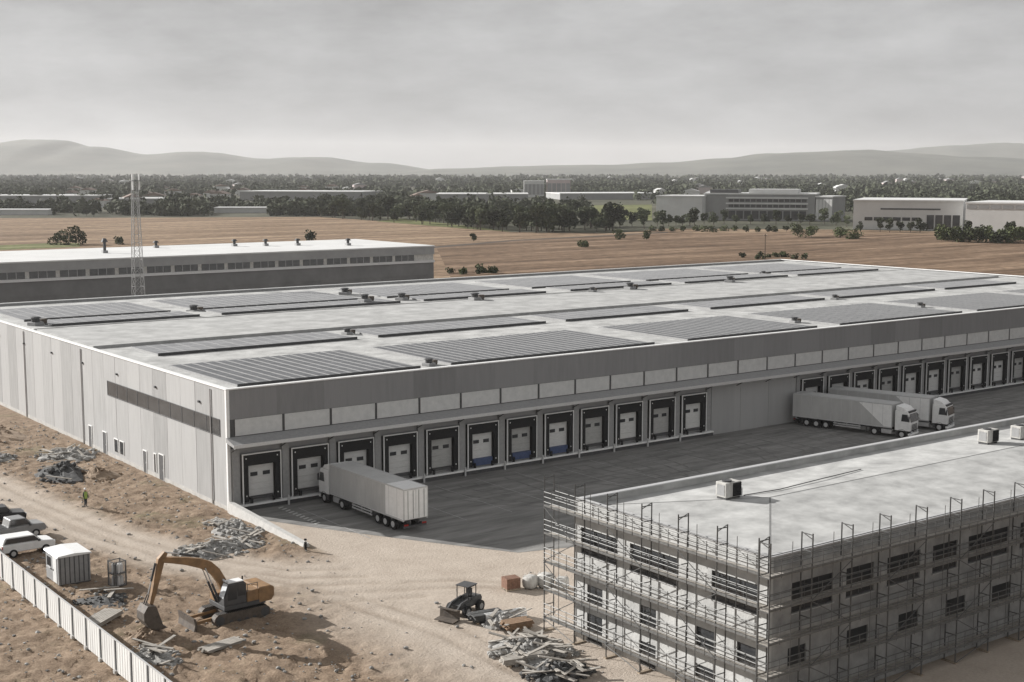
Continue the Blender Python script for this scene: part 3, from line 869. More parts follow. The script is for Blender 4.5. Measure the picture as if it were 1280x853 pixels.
# tapered roof: eaves at BR, ridge a little higher, hips to the corners
r0 = BR
rv = [(.31, .31, r0), (bl - .31, .31, r0), (bl - .31, bw - .31, r0), (.31, bw - .31, r0), (11.2, 10.4, r0 + .42), (bl - 9, 10.4, r0 + .42)]
MB().add(rv, [(0, 1, 5, 4), (1, 2, 5), (2, 3, 4, 5), (3, 0, 4)]).build('roof', M['membrane'], sb_)
MB().box(.31, bl - .31, .31, bw - .31, r0 - .4, r0 - .02).build('roof_slab', M['concrete'], sb_)
lp = MB()
def lap(p, q):
    p, q = Vector(p), Vector(q)
    s_ = (q - p).cross(Vector((0, 0, 1))).normalized() * .05
    lp.add([p - s_, p + s_, q + s_, q - s_], [(0, 1, 2, 3)])
for (i, j) in ((4, 5), (0, 4), (3, 4), (1, 5), (2, 5)):
    lap(Vector(rv[i]) + Vector((0, 0, .012)), Vector(rv[j]) + Vector((0, 0, .012)))
lp.build('roof_seam', mat('dark roof seam', (0.22, 0.22, 0.215), .9, .2, 2), sb_)  # dark strips along the ridge and hip lines

def roof_unit(loc, rz, label):
    t = thing('air_handler', label, 'air handler', loc, rz, 'air handlers on the flat office roof')
    MB().box(-.75, .75, -.5, .5, .16, 1.2).build('casing', M['dirtywhite'], t, .05)
    l = MB().box(-.1, .70, -.53, -.501, .22, 1.14)
    for k in range(8):
        l.obox((.3, -.55, .28 + k * .115), (.78, .07, .02), Matrix.Rotation(.5, 3, 'X'))
    l.build('louvre', M['black'], t)
    MB().box(-.77, -.751, -.35, .35, .3, 1.05).build('side_panel', M['grey'], t)
    MB().box(.752, 1.1, -.3, .3, .1, .65).build('duct', M['alu'], t, .05)
    f_ = MB()
    for sx in (-.6, .6):
        f_.box(sx - .06, sx + .06, -.45, .45, -.3, .159)
    f_.build('foot', M['darkgrey'], t)
    MB().tube((-.2, 0, 1.19), (-.2, 0, 1.30), .35, 14).build('fan_ring', M['darkgrey'], t)
    return t
roof_unit((66.6, 64.9, BR + .30), 0.0, 'white air handler on the near part of the pale roof beside the ridge')
roof_unit((97.6, 65.6, BR + .28), 0.0, 'white air handler, left of the two far right on the pale roof')
roof_unit((101.3, 65.0, BR + .28), 0.0, 'white air handler, right of the two far right on the pale roof')
# cables trailing over the roof
def cable(name, pts, r, label, m):
    b_ = MB()
    for p_, q_ in zip(pts[:-1], pts[1:]): b_.tube(p_, q_, r, 6)
    return tag(b_.build(name, m), label, 'cable')
cable('roof_cable', [(67.8, 64.6, BR + .38), (71, 64.2, BR + .43), (76, 64.6, BR + .45), (81, 65.2, BR + .36)], .035, 'thin dark cable running over pale roof from the near air handler', M['darkgrey'])

# ------------------------------------------------------------------ scaffolding
def scaffold(name, label, origin, along, out, n, bay, lifts, top, loc_group):
    """along, out are unit vectors (horizontal); frames stand every bay"""
    t = thing(name, label, 'scaffolding', origin, 0, loc_group)
    A, O = Vector(along), Vector(out)
    d_in, d_out = .28, 1.12
    def P(a, o, z): return A * a + O * o + Vector((0, 0, z))
    for k in range(n + 1):
        fm = MB()
        for o in (d_in, d_out):
            fm.tube(P(k * bay, o, 0), P(k * bay, o, top - (0 if o == d_out else .05)), .045, 6)
        z = .9
        while z < top:
            fm.tube(P(k * bay, d_in, z), P(k * bay, d_out, z), .035, 5); z += 1.0
        fm.tube(P(k * bay, d_in, top - .05), P(k * bay, d_out, top - .35), .03, 5)
        fm.build('ladder_frame', M['steel'], t)
        MB().obox(P(k * bay, (d_in + d_out) / 2, .04), (1.1 if abs(O.x) > .5 else .25, 1.1 if abs(O.y) > .5 else .25, .08)).build('sole_board', M['timber'], t)
    for k in range(n):
        for li, z in enumerate(lifts):
            dk = MB()
            for q in range(3):
                o0 = d_in + .03 + q * .265
                c = P((k + .5) * bay, o0 + .125, z)
                dk.obox(c, (bay - .03 if abs(A.x) > .5 else .25, bay - .03 if abs(A.y) > .5 else .25, .05))
            dk.build('deck', M['timberx'], t)
            gr = MB()
            for h in (.35, .7, 1.05):
                gr.tube(P(k * bay, d_out + .03, z + h), P((k + 1) * bay, d_out + .03, z + h), .03, 5)
            if li == len(lifts) - 1:
                gr.tube(P(k * bay, d_in - .03, z + 1.0), P((k + 1) * bay, d_in - .03, z + 1.0), .03, 5)
            for q in (.25, .5, .75):
                gr.tube(P((k + q) * bay, d_out + .05, z - .05), P((k + q) * bay, d_out + .05, z + (1.95 if q == .5 else 1.1)), .022, 5)
            gr.tube(P(k * bay, d_in - .03, z + .55), P((k + 1) * bay, d_in - .03, z + .55), .022, 5)
            gr.obox(P((k + .5) * bay, d_out + .03, z + .10), (bay if abs(A.x) > .5 else .03, bay if abs(A.y) > .5 else .03, .15))
            gr.build('guard_rail', M['railsteel'], t)
        if k % 2 == 1:
            bc = MB()
            zz = [0] + list(lifts)
            for q in range(len(zz) - 1):
                a0, a1 = (k, k + 1) if q % 2 == 0 else (k + 1, k)
                bc.tube(P(a0 * bay, d_out + .08, zz[q] + .1), P(a1 * bay, d_out + .08, zz[q + 1]), .03, 5)
            bc.build('brace', M['steel'], t)
    return t
LIFT = [.95, 2.95, 4.95, 6.95, 8.9]
scaffold('scaffolding', 'tube scaffolding with plank decks against the sunlit left facade', (BX0, 52.45, 0), (0, 1, 0), (-1, 0, 0), 6, 3.33, LIFT, 11.1, 'scaffolds round the office building')
scaffold('scaffolding', 'tube scaffolding with plank decks against the shaded long facade', (56.3, BY0, 0), (1, 0, 0), (0, -1, 0), 17, 3.55, LIFT, 11.0, 'scaffolds round the office building')

# ------------------------------------------------------------------ lorries
def livery(t, front):
    m = MB()
    if front:
        for sx in (-1.258, 1.2505):
            m.prism([(13.13, 1.25), (12.2, 1.25), (8.9, 3.88), (13.13, 3.88)], sx, sx + .0075, 'yz')
    else:
        m.box(-1.258, -1.2505, .16, 3.15, 1.25, 3.89).box(1.2505, 1.258, .16, 3.15, 1.25, 3.89).box(-1.2, 1.2, .16, 3.15, 3.983, 3.992)
    m.build('livery_panel', M['white'], t)
def make_lorry(label):
    """origin on the ground under the trailer rear, +y forward"""
    t = thing('lorry', label, 'lorry', (0, 0, 0), 0, 'articulated lorries in the loading yard')
    TL = 13.2
    b_ = MB().box(-1.25, 1.25, .12, TL, 1.18, 3.98).build('trailer_body', M['tarp'], t, .04)
    e = MB()
    for (xx) in (-1.275, 1.215):
        e.box(xx, xx + .06, .10, TL + .02, 3.90, 4.02); e.box(xx, xx + .06, .10, TL + .02, 1.10, 1.24)
    e.box(-1.214, 1.214, TL - .03, TL + .03, 3.90, 4.02); e.box(-1.214, 1.214, .08, .14, 3.90, 4.02)
    for (xx) in (-1.28, 1.20):
        e.box(xx, xx + .08, TL - .06, TL + .035, 1.24, 3.9); e.box(xx, xx + .08, .06, .15, 1.24, 3.9)
    for k in range(9):
        for xx in (-1.262, 1.251):
            e.box(xx, xx + .011, 1.2 + k * 1.35, 1.25 + k * 1.35, 1.22, 3.9)  # tarpaulin straps, built into the same mesh as the rails
    e.build('rail_and_strap', M['alu'], t)
    for s in (-1, 1):
        d_ = MB().box(.02 if s > 0 else -1.19, 1.19 if s > 0 else -.02, .055, .118, 1.26, 3.88).build('rear_door', M['white'], t)
        h_ = MB()
        for q in (.3, .85):
            h_.tube((s * q, .03, 1.3), (s * q, .03, 3.84), .022, 6)
        h_.build('locking_bar', M['steel'], d_)
    c = MB()
    for s in (-.45, .45):
        c.box(s - .07, s + .07, .3, TL - .4, .78, 1.09)
    for yy in (1.8, 3.1, 4.4, 6.5, 8.6):
        c.box(-1.15, 1.15, yy, yy + .12, .95, 1.09)
    c.box(-.42, .42, 10.0, 13.5, .62, .90); c.box(-.45, .45, 13.2, 15.3, .5, .78)
    c.build('chassis', M['darkgrey'], t)
    g_ = MB()
    for s in (-1.2, 1.17):
        for z in (.55, .82):
            g_.box(s, s + .03, 5.6, 9.2, z, z + .14)
        for yy in (5.8, 7.4, 9.0):
            g_.box(s, s + .03, yy - .04, yy + .04, .55, 1.1)
    g_.build('side_guard', M['alu'], t)
    MB().box(-1.2, 1.2, .2, .32, .45, .62).build('rear_bumper', M['darkgrey'], t)
    for s in (-1, 1):
        MB().box(s * .95 - .22, s * .95 + .22, .16, .199, .65, .8).build('tail_lamp', M['redlamp'], t)
        MB().box(s * .55 - .06, s * .55 + .06, 9.6, 9.75, .1, .95).build('landing_leg', M['steel'], t)
        MB().box(s * .75 - .3, s * .75 + .3, .75, .78, .25, .7).build('mud_flap', M['black'], t)
        MB().box(s * .72 - .32, s * .72 + .32, 11.75, 13.1, .35, .9).build('fuel_tank', M['alu'], t, .08)
    def wheel(x, y, r, w):
        tw = MB().tube((x - w / 2, y, r), (x + w / 2, y, r), r, 20).build('wheel', M['black'], t, .03)
        s = 1 if x > 0 else -1
        MB().tube((x + s * (w / 2 - .02), y, r), (x + s * (w / 2 + .02), y, r), r * .56, 14).build('rim', M['alu'], tw)
    for s in (-1, 1):
        for yy in (2.0, 3.3, 4.6): wheel(s * 1.03, yy, .5, .38)
        wheel(s * .98, 11.0, .5, .5); wheel(s * 1.03, 14.45, .5, .34)
    mg = MB()
    for s in (-1, 1):
        for k in range(6):
            a0, a1 = math.pi * k / 6, math.pi * (k + 1) / 6
            for (yc) in (11.0, 14.45):
                mg.add([(s * .82, yc - .62 * math.cos(a0), .5 + .62 * math.sin(a0)), (s * 1.24, yc - .62 * math.cos(a0), .5 + .62 * math.sin(a0)),
                        (s * 1.24, yc - .62 * math.cos(a1), .5 + .62 * math.sin(a1)), (s * .82, yc - .62 * math.cos(a1), .5 + .62 * math.sin(a1))], [(0, 1, 2, 3)])
    o = mg.build('mudguard', M['darkgrey'], t); sm = o.modifiers.new('thick', 'SOLIDIFY'); sm.thickness = .03
    # cab
    MB().prism([(13.55, .95), (15.45, .95), (15.52, 1.9), (15.28, 3.05), (15.05, 3.35), (13.55, 3.35)], -1.22, 1.22, 'yz').build('cab', M['white'], t, .06)
    MB().prism([(13.6, 3.36), (14.95, 3.36), (14.55, 3.72), (13.75, 3.92), (13.6, 3.92)], -1.1, 1.1, 'yz').build('roof_fairing', M['white'], t, .06)
    MB().add([(-1.08, 15.50, 2.05), (1.08, 15.50, 2.05), (1.02, 15.27, 3.02), (-1.02, 15.27, 3.02), (-1.08, 15.57, 2.05), (1.08, 15.57, 2.05), (1.02, 15.34, 3.02), (-1.02, 15.34, 3.02)],
             [(0, 1, 2, 3), (4, 5, 6, 7), (0, 1, 5, 4), (1, 2, 6, 5), (2, 3, 7, 6), (3, 0, 4, 7)]).build('windscreen', M['darkglass'], t)
    MB().box(-1.05, 1.05, 15.05, 15.28, 3.12, 3.34).build('sun_visor', M['darkgrey'], t)
    for s in (-1, 1):
        MB().prism([(14.35, 2.1), (15.3, 2.1), (15.12, 2.95), (14.45, 2.95)], s * 1.221, s * 1.24, 'yz').build('side_window', M['darkglass'], t)
        mr = MB().box(s * 1.32 - .09, s * 1.32 + .09, 15.30, 15.42, 2.1, 2.75).build('mirror', M['darkgrey'], t, .03)
        MB().tube((s * 1.2, 15.3, 2.85), (s * 1.33, 15.36, 2.72), .025, 6).build('arm', M['darkgrey'], mr)
        MB().box(s * .85 - .22, s * .85 + .22, 15.53, 15.60, .72, .94).build('headlight', M['lens'], t, .02)
        MB().box(s * 1.22 - .02, s * 1.22 + .02, 13.6, 13.62, 1.0, 3.3).build('side_deflector', M['white'], t)
    MB().box(-1.2, 1.2, 15.2, 15.58, .42, .68).build('bumper', M['white'], t, .05)
    gl = MB()
    for k in range(5): gl.box(-.8, .8, 15.50, 15.56, 1.02 + k * .16, 1.10 + k * .16)
    gl.build('grille', M['darkgrey'], t)
    st = MB()
    for s in (-1, 1):
        st.box(s * 1.13 - .1, s * 1.13 + .1, 13.65, 13.95, .45, .95)
    st.build('step', M['darkgrey'], t)
    return t
l1 = make_lorry('white articulated lorry alone at the near docks, its rear doors towards us')
l1.location = (63.25, 99.75, .012); l1.rotation_euler = (0, 0, R(0.6))
l2 = copy_tree(l1); l2['label'] = 'white articulated lorry backed to the far docks, nearer of the two'
l2.location = (130.3, 115.3, .012); l2.rotation_euler = (0, 0, math.pi + R(14.5))
l3 = copy_tree(l1); l3['label'] = 'white articulated lorry backed to the far docks, farther of the two'
l3.location = (137.0, 115.3, .012); l3.rotation_euler = (0, 0, math.pi + R(17.5))

livery(l1, False); livery(l2, True); livery(l3, True)

# ------------------------------------------------------------------ excavator
ex = thing('excavator', 'orange tracked excavator digging with a curved boom and front blade', 'excavator', (40.2, 87.9, .02), R(2))
for s in (-1, 1):
    pts = []
    for k in range(9):
        a = math.pi / 2 + math.pi * k / 8
        pts.append((-1.75 + .45 * math.cos(a), .45 + .45 * math.sin(a)))
    for k in range(9):
        a = -math.pi / 2 + math.pi * k / 8
        pts.append((1.75 + .45 * math.cos(a), .45 + .45 * math.sin(a)))
    tr = MB().prism(pts, s * 1.05 - .28, s * 1.05 + .28).build('track', M['mud'], ex)
    ln = MB()
    for k in range(26):
        xx = -1.85 + k * .148
        ln.box(xx - .03, xx + .03, s * 1.05 - .30, s * 1.05 + .30, .895, .935)
    ln.build('track_pad', M['black'], tr)
    rl = MB()
    for xx, rr in ((-1.75, .33), (-.9, .16), (-.3, .16), (.3, .16), (.9, .16), (1.75, .33)):
        zc = .45 if rr > .2 else .2
        rl.tube((xx, s * 1.05 - .32, zc), (xx, s * 1.05 + .32, zc), rr, 12)
    rl.build('roller', M['darkgrey'], tr)
MB().box(-1.1, 1.1, -.77, .77, .35, .75).tube((0, 0, .7), (0, 0, 1.02), .62, 18).build('undercarriage', M['mud'], ex)
MB().prism([(-1.35, 1.03), (1.9, 1.03), (1.9, 1.35), (-1.35, 1.35)], -1.2, 1.2).build('platform', M['darkgrey'], ex, .03)
MB().prism([(1.35, 1.1), (2.4, 1.15), (2.62, 1.5), (2.62, 2.1), (2.35, 2.25), (1.35, 2.25)], -1.22, 1.22).build('counterweight', M['orange'], ex, .09)
MB().prism([(.45, 1.351), (1.349, 1.351), (1.349, 2.2), (.45, 2.12)], -1.2, 1.2).build('engine_cover', M['orange'], ex, .05)
MB().box(-1.3, .44, .32, 1.2, 1.351, 1.95).build('tank_housing', M['orange'], ex, .05)
cabp = [(-1.35, 1.36), (.40, 1.36), (.40, 2.75), (.2, 2.95), (-.95, 2.95), (-1.18, 2.2), (-1.35, 1.9)]
cb = MB().prism(cabp, -1.2, -.32).build('cab', M['darkgrey'], ex, .05)
MB().prism([(-1.05, 1.75), (-.38, 1.75), (-.38, 2.8), (-.9, 2.8), (-1.08, 2.2)], -1.225, -1.201).build('door_window', M['darkglass'], cb)
MB().prism([(-.28, 1.95), (.3, 1.95), (.3, 2.68), (.15, 2.8), (-.28, 2.8)], -1.225, -1.201).build('side_window', M['darkglass'], cb)
MB().add([(-1.36, -1.1, 1.95), (-1.36, -.42, 1.95), (-.98, -.42, 2.9), (-.98, -1.1, 2.9), (-1.38, -1.1, 1.95), (-1.38, -.42, 1.95), (-1.0, -.42, 2.9), (-1.0, -1.1, 2.9)],
         [(0, 1, 2, 3), (7, 6, 5, 4), (0, 1, 5, 4), (1, 2, 6, 5), (2, 3, 7, 6), (3, 0, 4, 7)]).build('windscreen', M['lens'], cb)
MB().prism([(-1.0, 2.955), (.22, 2.955), (.22, 3.02), (-1.0, 3.02)], -1.18, -.34).build('cab_roof', M['white'], cb, .02)
rlm = MB()
rlm.tube((.5, -1.15, 2.12), (.5, -1.15, 2.65), .025).tube((.5, -1.15, 2.65), (1.3, -1.15, 2.65), .025).tube((1.3, -1.15, 2.65), (1.3, -1.15, 2.22), .025)
rlm.build('hand_rail', M['steel'], ex)
MB().tube((1.0, .6, 2.2), (1.0, .6, 2.75), .06, 8).build('exhaust', M['black'], ex)
# boom: box section along a bent path
def boxpath(path, wid, m, name, parent):
    """path = [(x, z, depth)]; rectangular section arm"""
    up, dn = [], []
    for i, (x, z, h) in enumerate(path):
        x0_, z0_ = path[max(0, i - 1)][:2]; x1_, z1_ = path[min(len(path) - 1, i + 1)][:2]
        d = Vector((x1_ - x0_, z1_ - z0_)).normalized(); n = Vector((-d.y, d.x))
        up.append((x + n.x * h / 2, z + n.y * h / 2)); dn.append((x - n.x * h / 2, z - n.y * h / 2))
    return MB().prism(up + dn[::-1], -wid / 2, wid / 2).build(name, m, parent, .02)
boom_path = [(-.55, 1.75, .5), (-.72, 2.3, .55), (-.98, 2.95, .62), (-1.4, 3.65, .68), (-1.95, 4.2, .72), (-2.6, 4.52, .66), (-3.6, 4.85, .52), (-4.6, 5.1, .42), (-5.5, 5.28, .34)]
bmo = boxpath(boom_path, .42, M['orange'], 'boom', ex)
def ram(p, q, name, parent, yy=0.0, r=.085):
    p, q = Vector((p[0], yy, p[1])), Vector((q[0], yy, q[1]))
    c = MB().tube(p, p.lerp(q, .58), r, 10).build(name, M['darkgrey'], parent)
    MB().tube(p.lerp(q, .55), q, r * .55, 8).build('piston_rod', M['alu'], c)
for s in (-.32, .32): ram((-1.2, 1.3), (-2.3, 4.15), 'boom_ram', ex, s)
ram((-2.6, 5.0), (-5.15, 5.75), 'stick_ram', ex)
stick = boxpath([(-5.1, 5.75, .28), (-5.45, 5.3, .5), (-5.75, 4.2, .42), (-6.05, 3.1, .34), (-6.3, 2.3, .26)], .34, M['orange'], 'stick', ex)
ram((-5.85, 5.1), (-6.45, 3.0), 'bucket_ram', ex)
MB().tube((-6.45, -.14, 3.0), (-6.75, -.14, 2.35), .05).tube((-6.45, .14, 3.0), (-6.75, .14, 2.35), .05).build('bucket_link', M['mud'], ex)
bk = MB()
outline = [(-6.15, 2.25), (-6.75, 2.35), (-7.05, 1.9), (-7.05, 1.35), (-6.75, .85), (-6.2, .55), (-5.6, .55)]
for (a, c) in zip(outline[:-1], outline[1:]):
    d = Vector((c[0] - a[0], c[1] - a[1])).normalized(); n = Vector((-d.y, d.x)) * .05
    bk.prism([a, c, (c[0] + n.x, c[1] + n.y), (a[0] + n.x, a[1] + n.y)], -.58, .58)
bk.prism(outline, -.62, -.581); bk.prism(outline, .581, .62)
for k in range(5):
    yy = -.5 + k * .25
    bk.prism([(-5.6, .52), (-5.6, .66), (-5.3, .57)], yy - .05, yy + .05)
bk.build('bucket', M['mud'], ex)
bl_ = MB().prism([(-3.75, .05), (-3.55, .05), (-3.48, .5), (-3.58, .95), (-3.75, 1.0), (-3.66, .5)], -1.3, 1.3)
bld = bl_.build('dozer_blade', M['mud'], ex)
ba = MB()
for s in (-.7, .7): ba.prism([(-3.55, .35), (-3.55, .55), (-1.0, .68), (-1.0, .5)], s - .09, s + .09)
ba.build('blade_arm', M['orange'], bld)
wl_ = MB()
for s in (-1.05, -.45): wl_.box(-1.05, -.95, s - .08, s + .08, 3.03, 3.15)
wl_.build('work_lamp', M['lens'], cb)

# ------------------------------------------------------------------ white hoarding
hd = thing('hoarding_fence', 'white panelled site hoarding along the left edge of the site', 'fence', (29.45, 66, 0), R(0.0))
PW = 2.72
for k in range(19):
    y = k * PW
    pn = MB()
    pn.box(-.03, .03, y + .14, y + PW - .14, .12, 2.2)
    for q in range(6):
        yy = y + .25 + q * .43
        pn.box(-.045, -.031, yy, yy + .06, .14, 2.18); pn.box(.031, .045, yy, yy + .06, .14, 2.18)
    pn.build('panel', M['hoard'], hd)
    MB().box(-.05, .05, y - .13, y + .13, 0, 2.19).build('post', M['black'], hd)
    MB().obox((.25, y, .12), (.9, .35, .24)).build('footing', M['concrete'], hd, .03)
MB().box(-.05, .05, 0, 19 * PW, 2.201, 2.26).build('top_rail', M['alu'], hd)

# ------------------------------------------------------------------ site cabin, cage, retaining wall, post
cbn = thing('site_cabin', 'small grey steel site cabin with a light roof beside the hoarding', 'cabin', (33.65, 104.0, .03))
MB().box(-1.25, 1.25, -1.5, 1.5, .12, 2.32).build('body', M['grey'], cbn, .03)
MB().prism([(-1.38, 2.30), (1.38, 2.30), (1.3, 2.42), (0, 2.52), (-1.3, 2.42)], -1.62, 1.62).build('roof', M['white'], cbn)
rbm = MB()
for k in range(7):
    xx = -1.1 + k * .365
    rbm.box(xx - .03, xx + .03, -1.53, -1.501, .18, 2.26)
rbm.build('rib', M['darkgrey'], cbn)
dr_ = MB().box(-1.285, -1.251, -1.1, -.25, .2, 2.15).build('door', M['white'], cbn)
MB().box(-1.33, -1.286, -.4, -.33, 1.05, 1.2).build('handle', M['steel'], dr_)
wn_ = MB().box(-1.28, -1.251, .3, 1.15, 1.15, 1.95).build('window', M['darkglass'], cbn)
MB().box(-1.35, -1.24, .24, 1.21, 1.07, 1.149).build('sill', M['alu'], wn_)
MB().box(-1.25, 1.25, -1.45, -1.25, 0, .119).box(-1.25, 1.25, 1.25, 1.45, 0, .119).build('skid', M['darkgrey'], cbn)

cg = thing('bottle_cage', 'tall wire cage of gas bottles standing on bare soil', 'cage', (36.2, 100.3, .05), R(8))
cgf = MB()
for sx in (-.5, .5):
    for sy in (-.45, .45): cgf.box(sx - .04, sx + .04, sy - .04, sy + .04, 0, 2.0)
for z in (.05, 1.0, 1.95):
    for sy in (-.45, .45): cgf.box(-.46, .46, sy - .03, sy + .03, z - .03, z + .03)
    for sx in (-.5, .5): cgf.box(sx - .03, sx + .03, -.41, .41, z - .03, z + .03)
cgf.build('cage_frame', M['steel'], cg)
msh = MB()
for q in range(7):
    for sy in (-.47, .47): msh.tube((-.42 + q * .14, sy, .05), (-.42 + q * .14, sy, 1.95), .012, 4)
    for sx in (-.52, .52): msh.tube((sx, -.38 + q * .125, .05), (sx, -.38 + q * .125, 1.95), .012, 4)
msh.build('wire_mesh', M['alu'], cg)
MB().box(-.45, .45, -.4, .4, .01, .07).box(-.45, .45, -.4, .4, .98, 1.03).build('shelf', M['darkgrey'], cg)
ci = 0
for z in (.072, 1.032):
    for sx in (-.27, 0, .27):
        for sy in (-.2, .15):
            b_ = MB().tube((sx, sy, z), (sx, sy, z + .62), .115, 10).tube((sx, sy, z + .62), (sx, sy, z + .72), .115, 10, .04).build('gas_bottle', M['white'] if ci % 3 else M['darkgrey'])
            b_.location = cg.location; b_.rotation_euler = cg.rotation_euler
            tag(b_, f'{"white" if ci % 3 else "dark"} gas bottle on the {"lower" if z < .5 else "upper"} shelf of the wire cage', 'gas bottle', 'gas bottles in the wire cage')
            ci += 1

rw = MB().prism([(52.75, 0), (53.35, 0), (53.25, 1.0), (52.85, 1.0)], 101.2, 116.2, 'xz')
rwo = MB()
yy = 101.2
while yy < 116:
    h0 = lerp(.35, 1.0, (yy - 101.2) / 15); h1 = lerp(.35, 1.0, (min(116.2, yy + 2.5) - 101.2) / 15)
    y1_ = min(116.2, yy + 2.5) - .02
    rwo.add([(52.7, yy, -.1), (53.4, yy, -.1), (53.3, yy, h0), (52.8, yy, h0), (52.7, y1_, -.1), (53.4, y1_, -.1), (53.3, y1_, h1), (52.8, y1_, h1)],
            [(0, 1, 2, 3), (4, 5, 6, 7), (0, 1, 5, 4), (1, 2, 6, 5), (2, 3, 7, 6), (3, 0, 4, 7)])
    yy += 2.5
tag(rwo.build('retaining_wall', mat('fresh concrete', (0.50, 0.49, 0.47), .9, .12, 2, bump=.2)), 'low pale concrete retaining wall running out from the warehouse corner', 'wall')
po = thing('bollard', 'short dark bollard at the end of the concrete retaining wall', 'bollard', (52.5, 100.3, 0))
MB().tube((0, 0, 0), (0, 0, 1.05), .12, 12).build('post', M['black'], po)
MB().tube((0, 0, .8), (0, 0, .92), .124, 12).build('band', M['white'], po)

# ------------------------------------------------------------------ parked site vehicles
def make_car(name, label, cat, body, kind, loc, rz):
    """x forward"""
    t = thing(name, label, cat, loc, rz)
    if kind == 'suv':
        side = [(-2.2, .45), (2.15, .45), (2.2, .8), (2.05, 1.02), (1.0, 1.12), (-2.2, 1.14)]
        top = [(1.0, 1.12), (.45, 1.68), (-1.95, 1.72), (-2.2, 1.14)]
    elif kind == 'pickup':
        side = [(-2.6, .5), (2.5, .5), (2.55, .85), (2.4, 1.12), (1.3, 1.2), (-2.6, 1.15)]
        top = [(1.3, 1.2), (.75, 1.82), (-.55, 1.84), (-.75, 1.18)]
    else:
        side = [(-2.6, .42), (2.45, .42), (2.55, .75), (2.35, 1.15), (1.75, 1.35), (-2.6, 1.35)]
        top = [(1.75, 1.35), (1.15, 2.15), (.9, 2.25), (-2.55, 2.25), (-2.6, 1.35)]
    bd = MB().prism(side, -.9, .9).build('body', body, t, .07)
    MB().prism(top, -.80, .80).build('cabin', body, t, .06)
    g_ = MB(); w = MB()
    if kind == 'van':
        wp = [(1.55, 1.42), (1.08, 2.08), (.55, 2.08), (.55, 1.42)]
    else:
        wp = [(top[0][0] - .12, top[0][1] + .06), (top[1][0] - .02, top[1][1] - .07), (top[2][0] + .12, top[2][1] - .08), (top[-1][0] + .14, top[-1][1] + .06)]
    for s in (-1, 1):
        MB().prism(wp, s * .801, s * .825).build('side_window', M['darkglass'], t)
    a, c = Vector(top[0]), Vector(top[1]); n = Vector((c - a).yx); n = Vector((abs(n.x), abs(n.y))).normalized() * .03
    p0 = a.lerp(c, .1) + n; p1 = a.lerp(c, .92) + n
    MB().prism([p0, p1, p1 + n * .6, p0 + n * .6], -.72, .72).build('windscreen', M['darkglass'], t)
    for xw in ((-1.35, 1.35) if kind == 'suv' else (-1.55, 1.6)):
        for s in (-1, 1):
            wv_ = MB().tube((xw, s * .72, .36), (xw, s * .93, .36), .36, 16).build('wheel', M['black'], t)
            MB().tube((xw, s * .92, .36), (xw, s * .945, .36), .2, 12).build('rim', M['alu'], wv_)
    fx = side[2][0]
    for s in (-1, 1):
        MB().box(fx - .1, fx + .015, s * .62 - .17, s * .62 + .17, .76, .9).build('headlight', M['lens'], t)
        MB().box(side[0][0] - .02, side[0][0] + .05, s * .75 - .1, s * .75 + .1, .8, 1.05).build('tail_lamp', M['redlamp'], t)
        MB().box(top[0][0] - .3, top[0][0] - .12, s * .98 - .08, s * .98 + .08, 1.12, 1.27).build('mirror', M['darkgrey'], t)
    if kind == 'pickup':
        lb_ = MB(); lb_.box(-2.5, -.85, -.78, .78, 1.152, 1.19)
        lb_.build('load_bed', M['black'], t)
    return t
make_car('parked_car', 'dark estate car, farthest of the vehicles behind the hoarding', 'car', mat('black car paint', (.03, .03, .032), .3, .1), 'suv', (34.3, 124.6, .04), R(-6))
make_car('pickup_truck', 'grey pickup parked between a dark car and a white car', 'pickup', mat('grey car paint', (.25, .25, .25), .35, .1), 'pickup', (33.9, 119.0, .04), R(4))
make_car('parked_car', 'white estate car parked nearest to the site cabin', 'car', M['white'], 'suv', (33.3, 113.6, .04), R(2))

# ------------------------------------------------------------------ heaps and stacks of building material
def heap(name, label, cat, loc, rx, ry, h, m, seed, stones=60, smin=.12, smax=.45, boards=0, bm_=None):
    rnd = random.Random(seed)
    t = thing(name, label, cat, (loc[0], loc[1], 0))
    b_ = MB(); n = 18
    vs, fs = [(0, 0, h)], []
    for j in range(1, 7):
        for i in range(n):
            a = 2 * math.pi * i / n; q = j / 6
            rr = q * (1 + .18 * math.sin(3 * a + seed) + .1 * rnd.uniform(-1, 1))
            z = h * max(0.0, 1 - q) ** 1.1 * (1 + rnd.uniform(-.25, .25)) - (.12 if j == 6 else 0)
            vs.append((rx * rr * math.cos(a), ry * rr * math.sin(a), z))
    for i in range(n): fs.append((0, 1 + i, 1 + (i + 1) % n))
    for j in range(5):
        for i in range(n):
            a, c = 1 + j * n + i, 1 + j * n + (i + 1) % n
            fs.append((a, a + n, c + n, c))
    b_.add(vs, fs)
    for k in range(stones):
        a, q = rnd.uniform(0, 6.283), math.sqrt(rnd.random()) * 1.12
        s = rnd.uniform(smin, smax) * rnd.choice((.6, 1, 1))
        z = max(0, h * max(0.0, 1 - q) ** 1.1) + s * .25
        b_.rock((rx * q * math.cos(a), ry * q * math.sin(a), z), (s, s * rnd.uniform(.6, 1), s * rnd.uniform(.45, .8)), rnd)
    b_.build('mound', m, t)
    if boards:
        w_ = MB()
        for k in range(boards):
            a, q = rnd.uniform(0, 6.283), math.sqrt(rnd.random()) * .95
            mm = Matrix.Rotation(rnd.uniform(0, 3.1), 3, 'Z') @ Matrix.Rotation(rnd.uniform(-.25, .25), 3, 'Y')
            w_.obox((rx * q * math.cos(a), ry * q * math.sin(a), max(.1, h * (1 - q)) + rnd.uniform(.15, .4)), (rnd.uniform(1.2, 3.0), rnd.uniform(.12, .3), .06), mm)
        w_.build('loose_boards', bm_ or M['timber'], t)
    return t
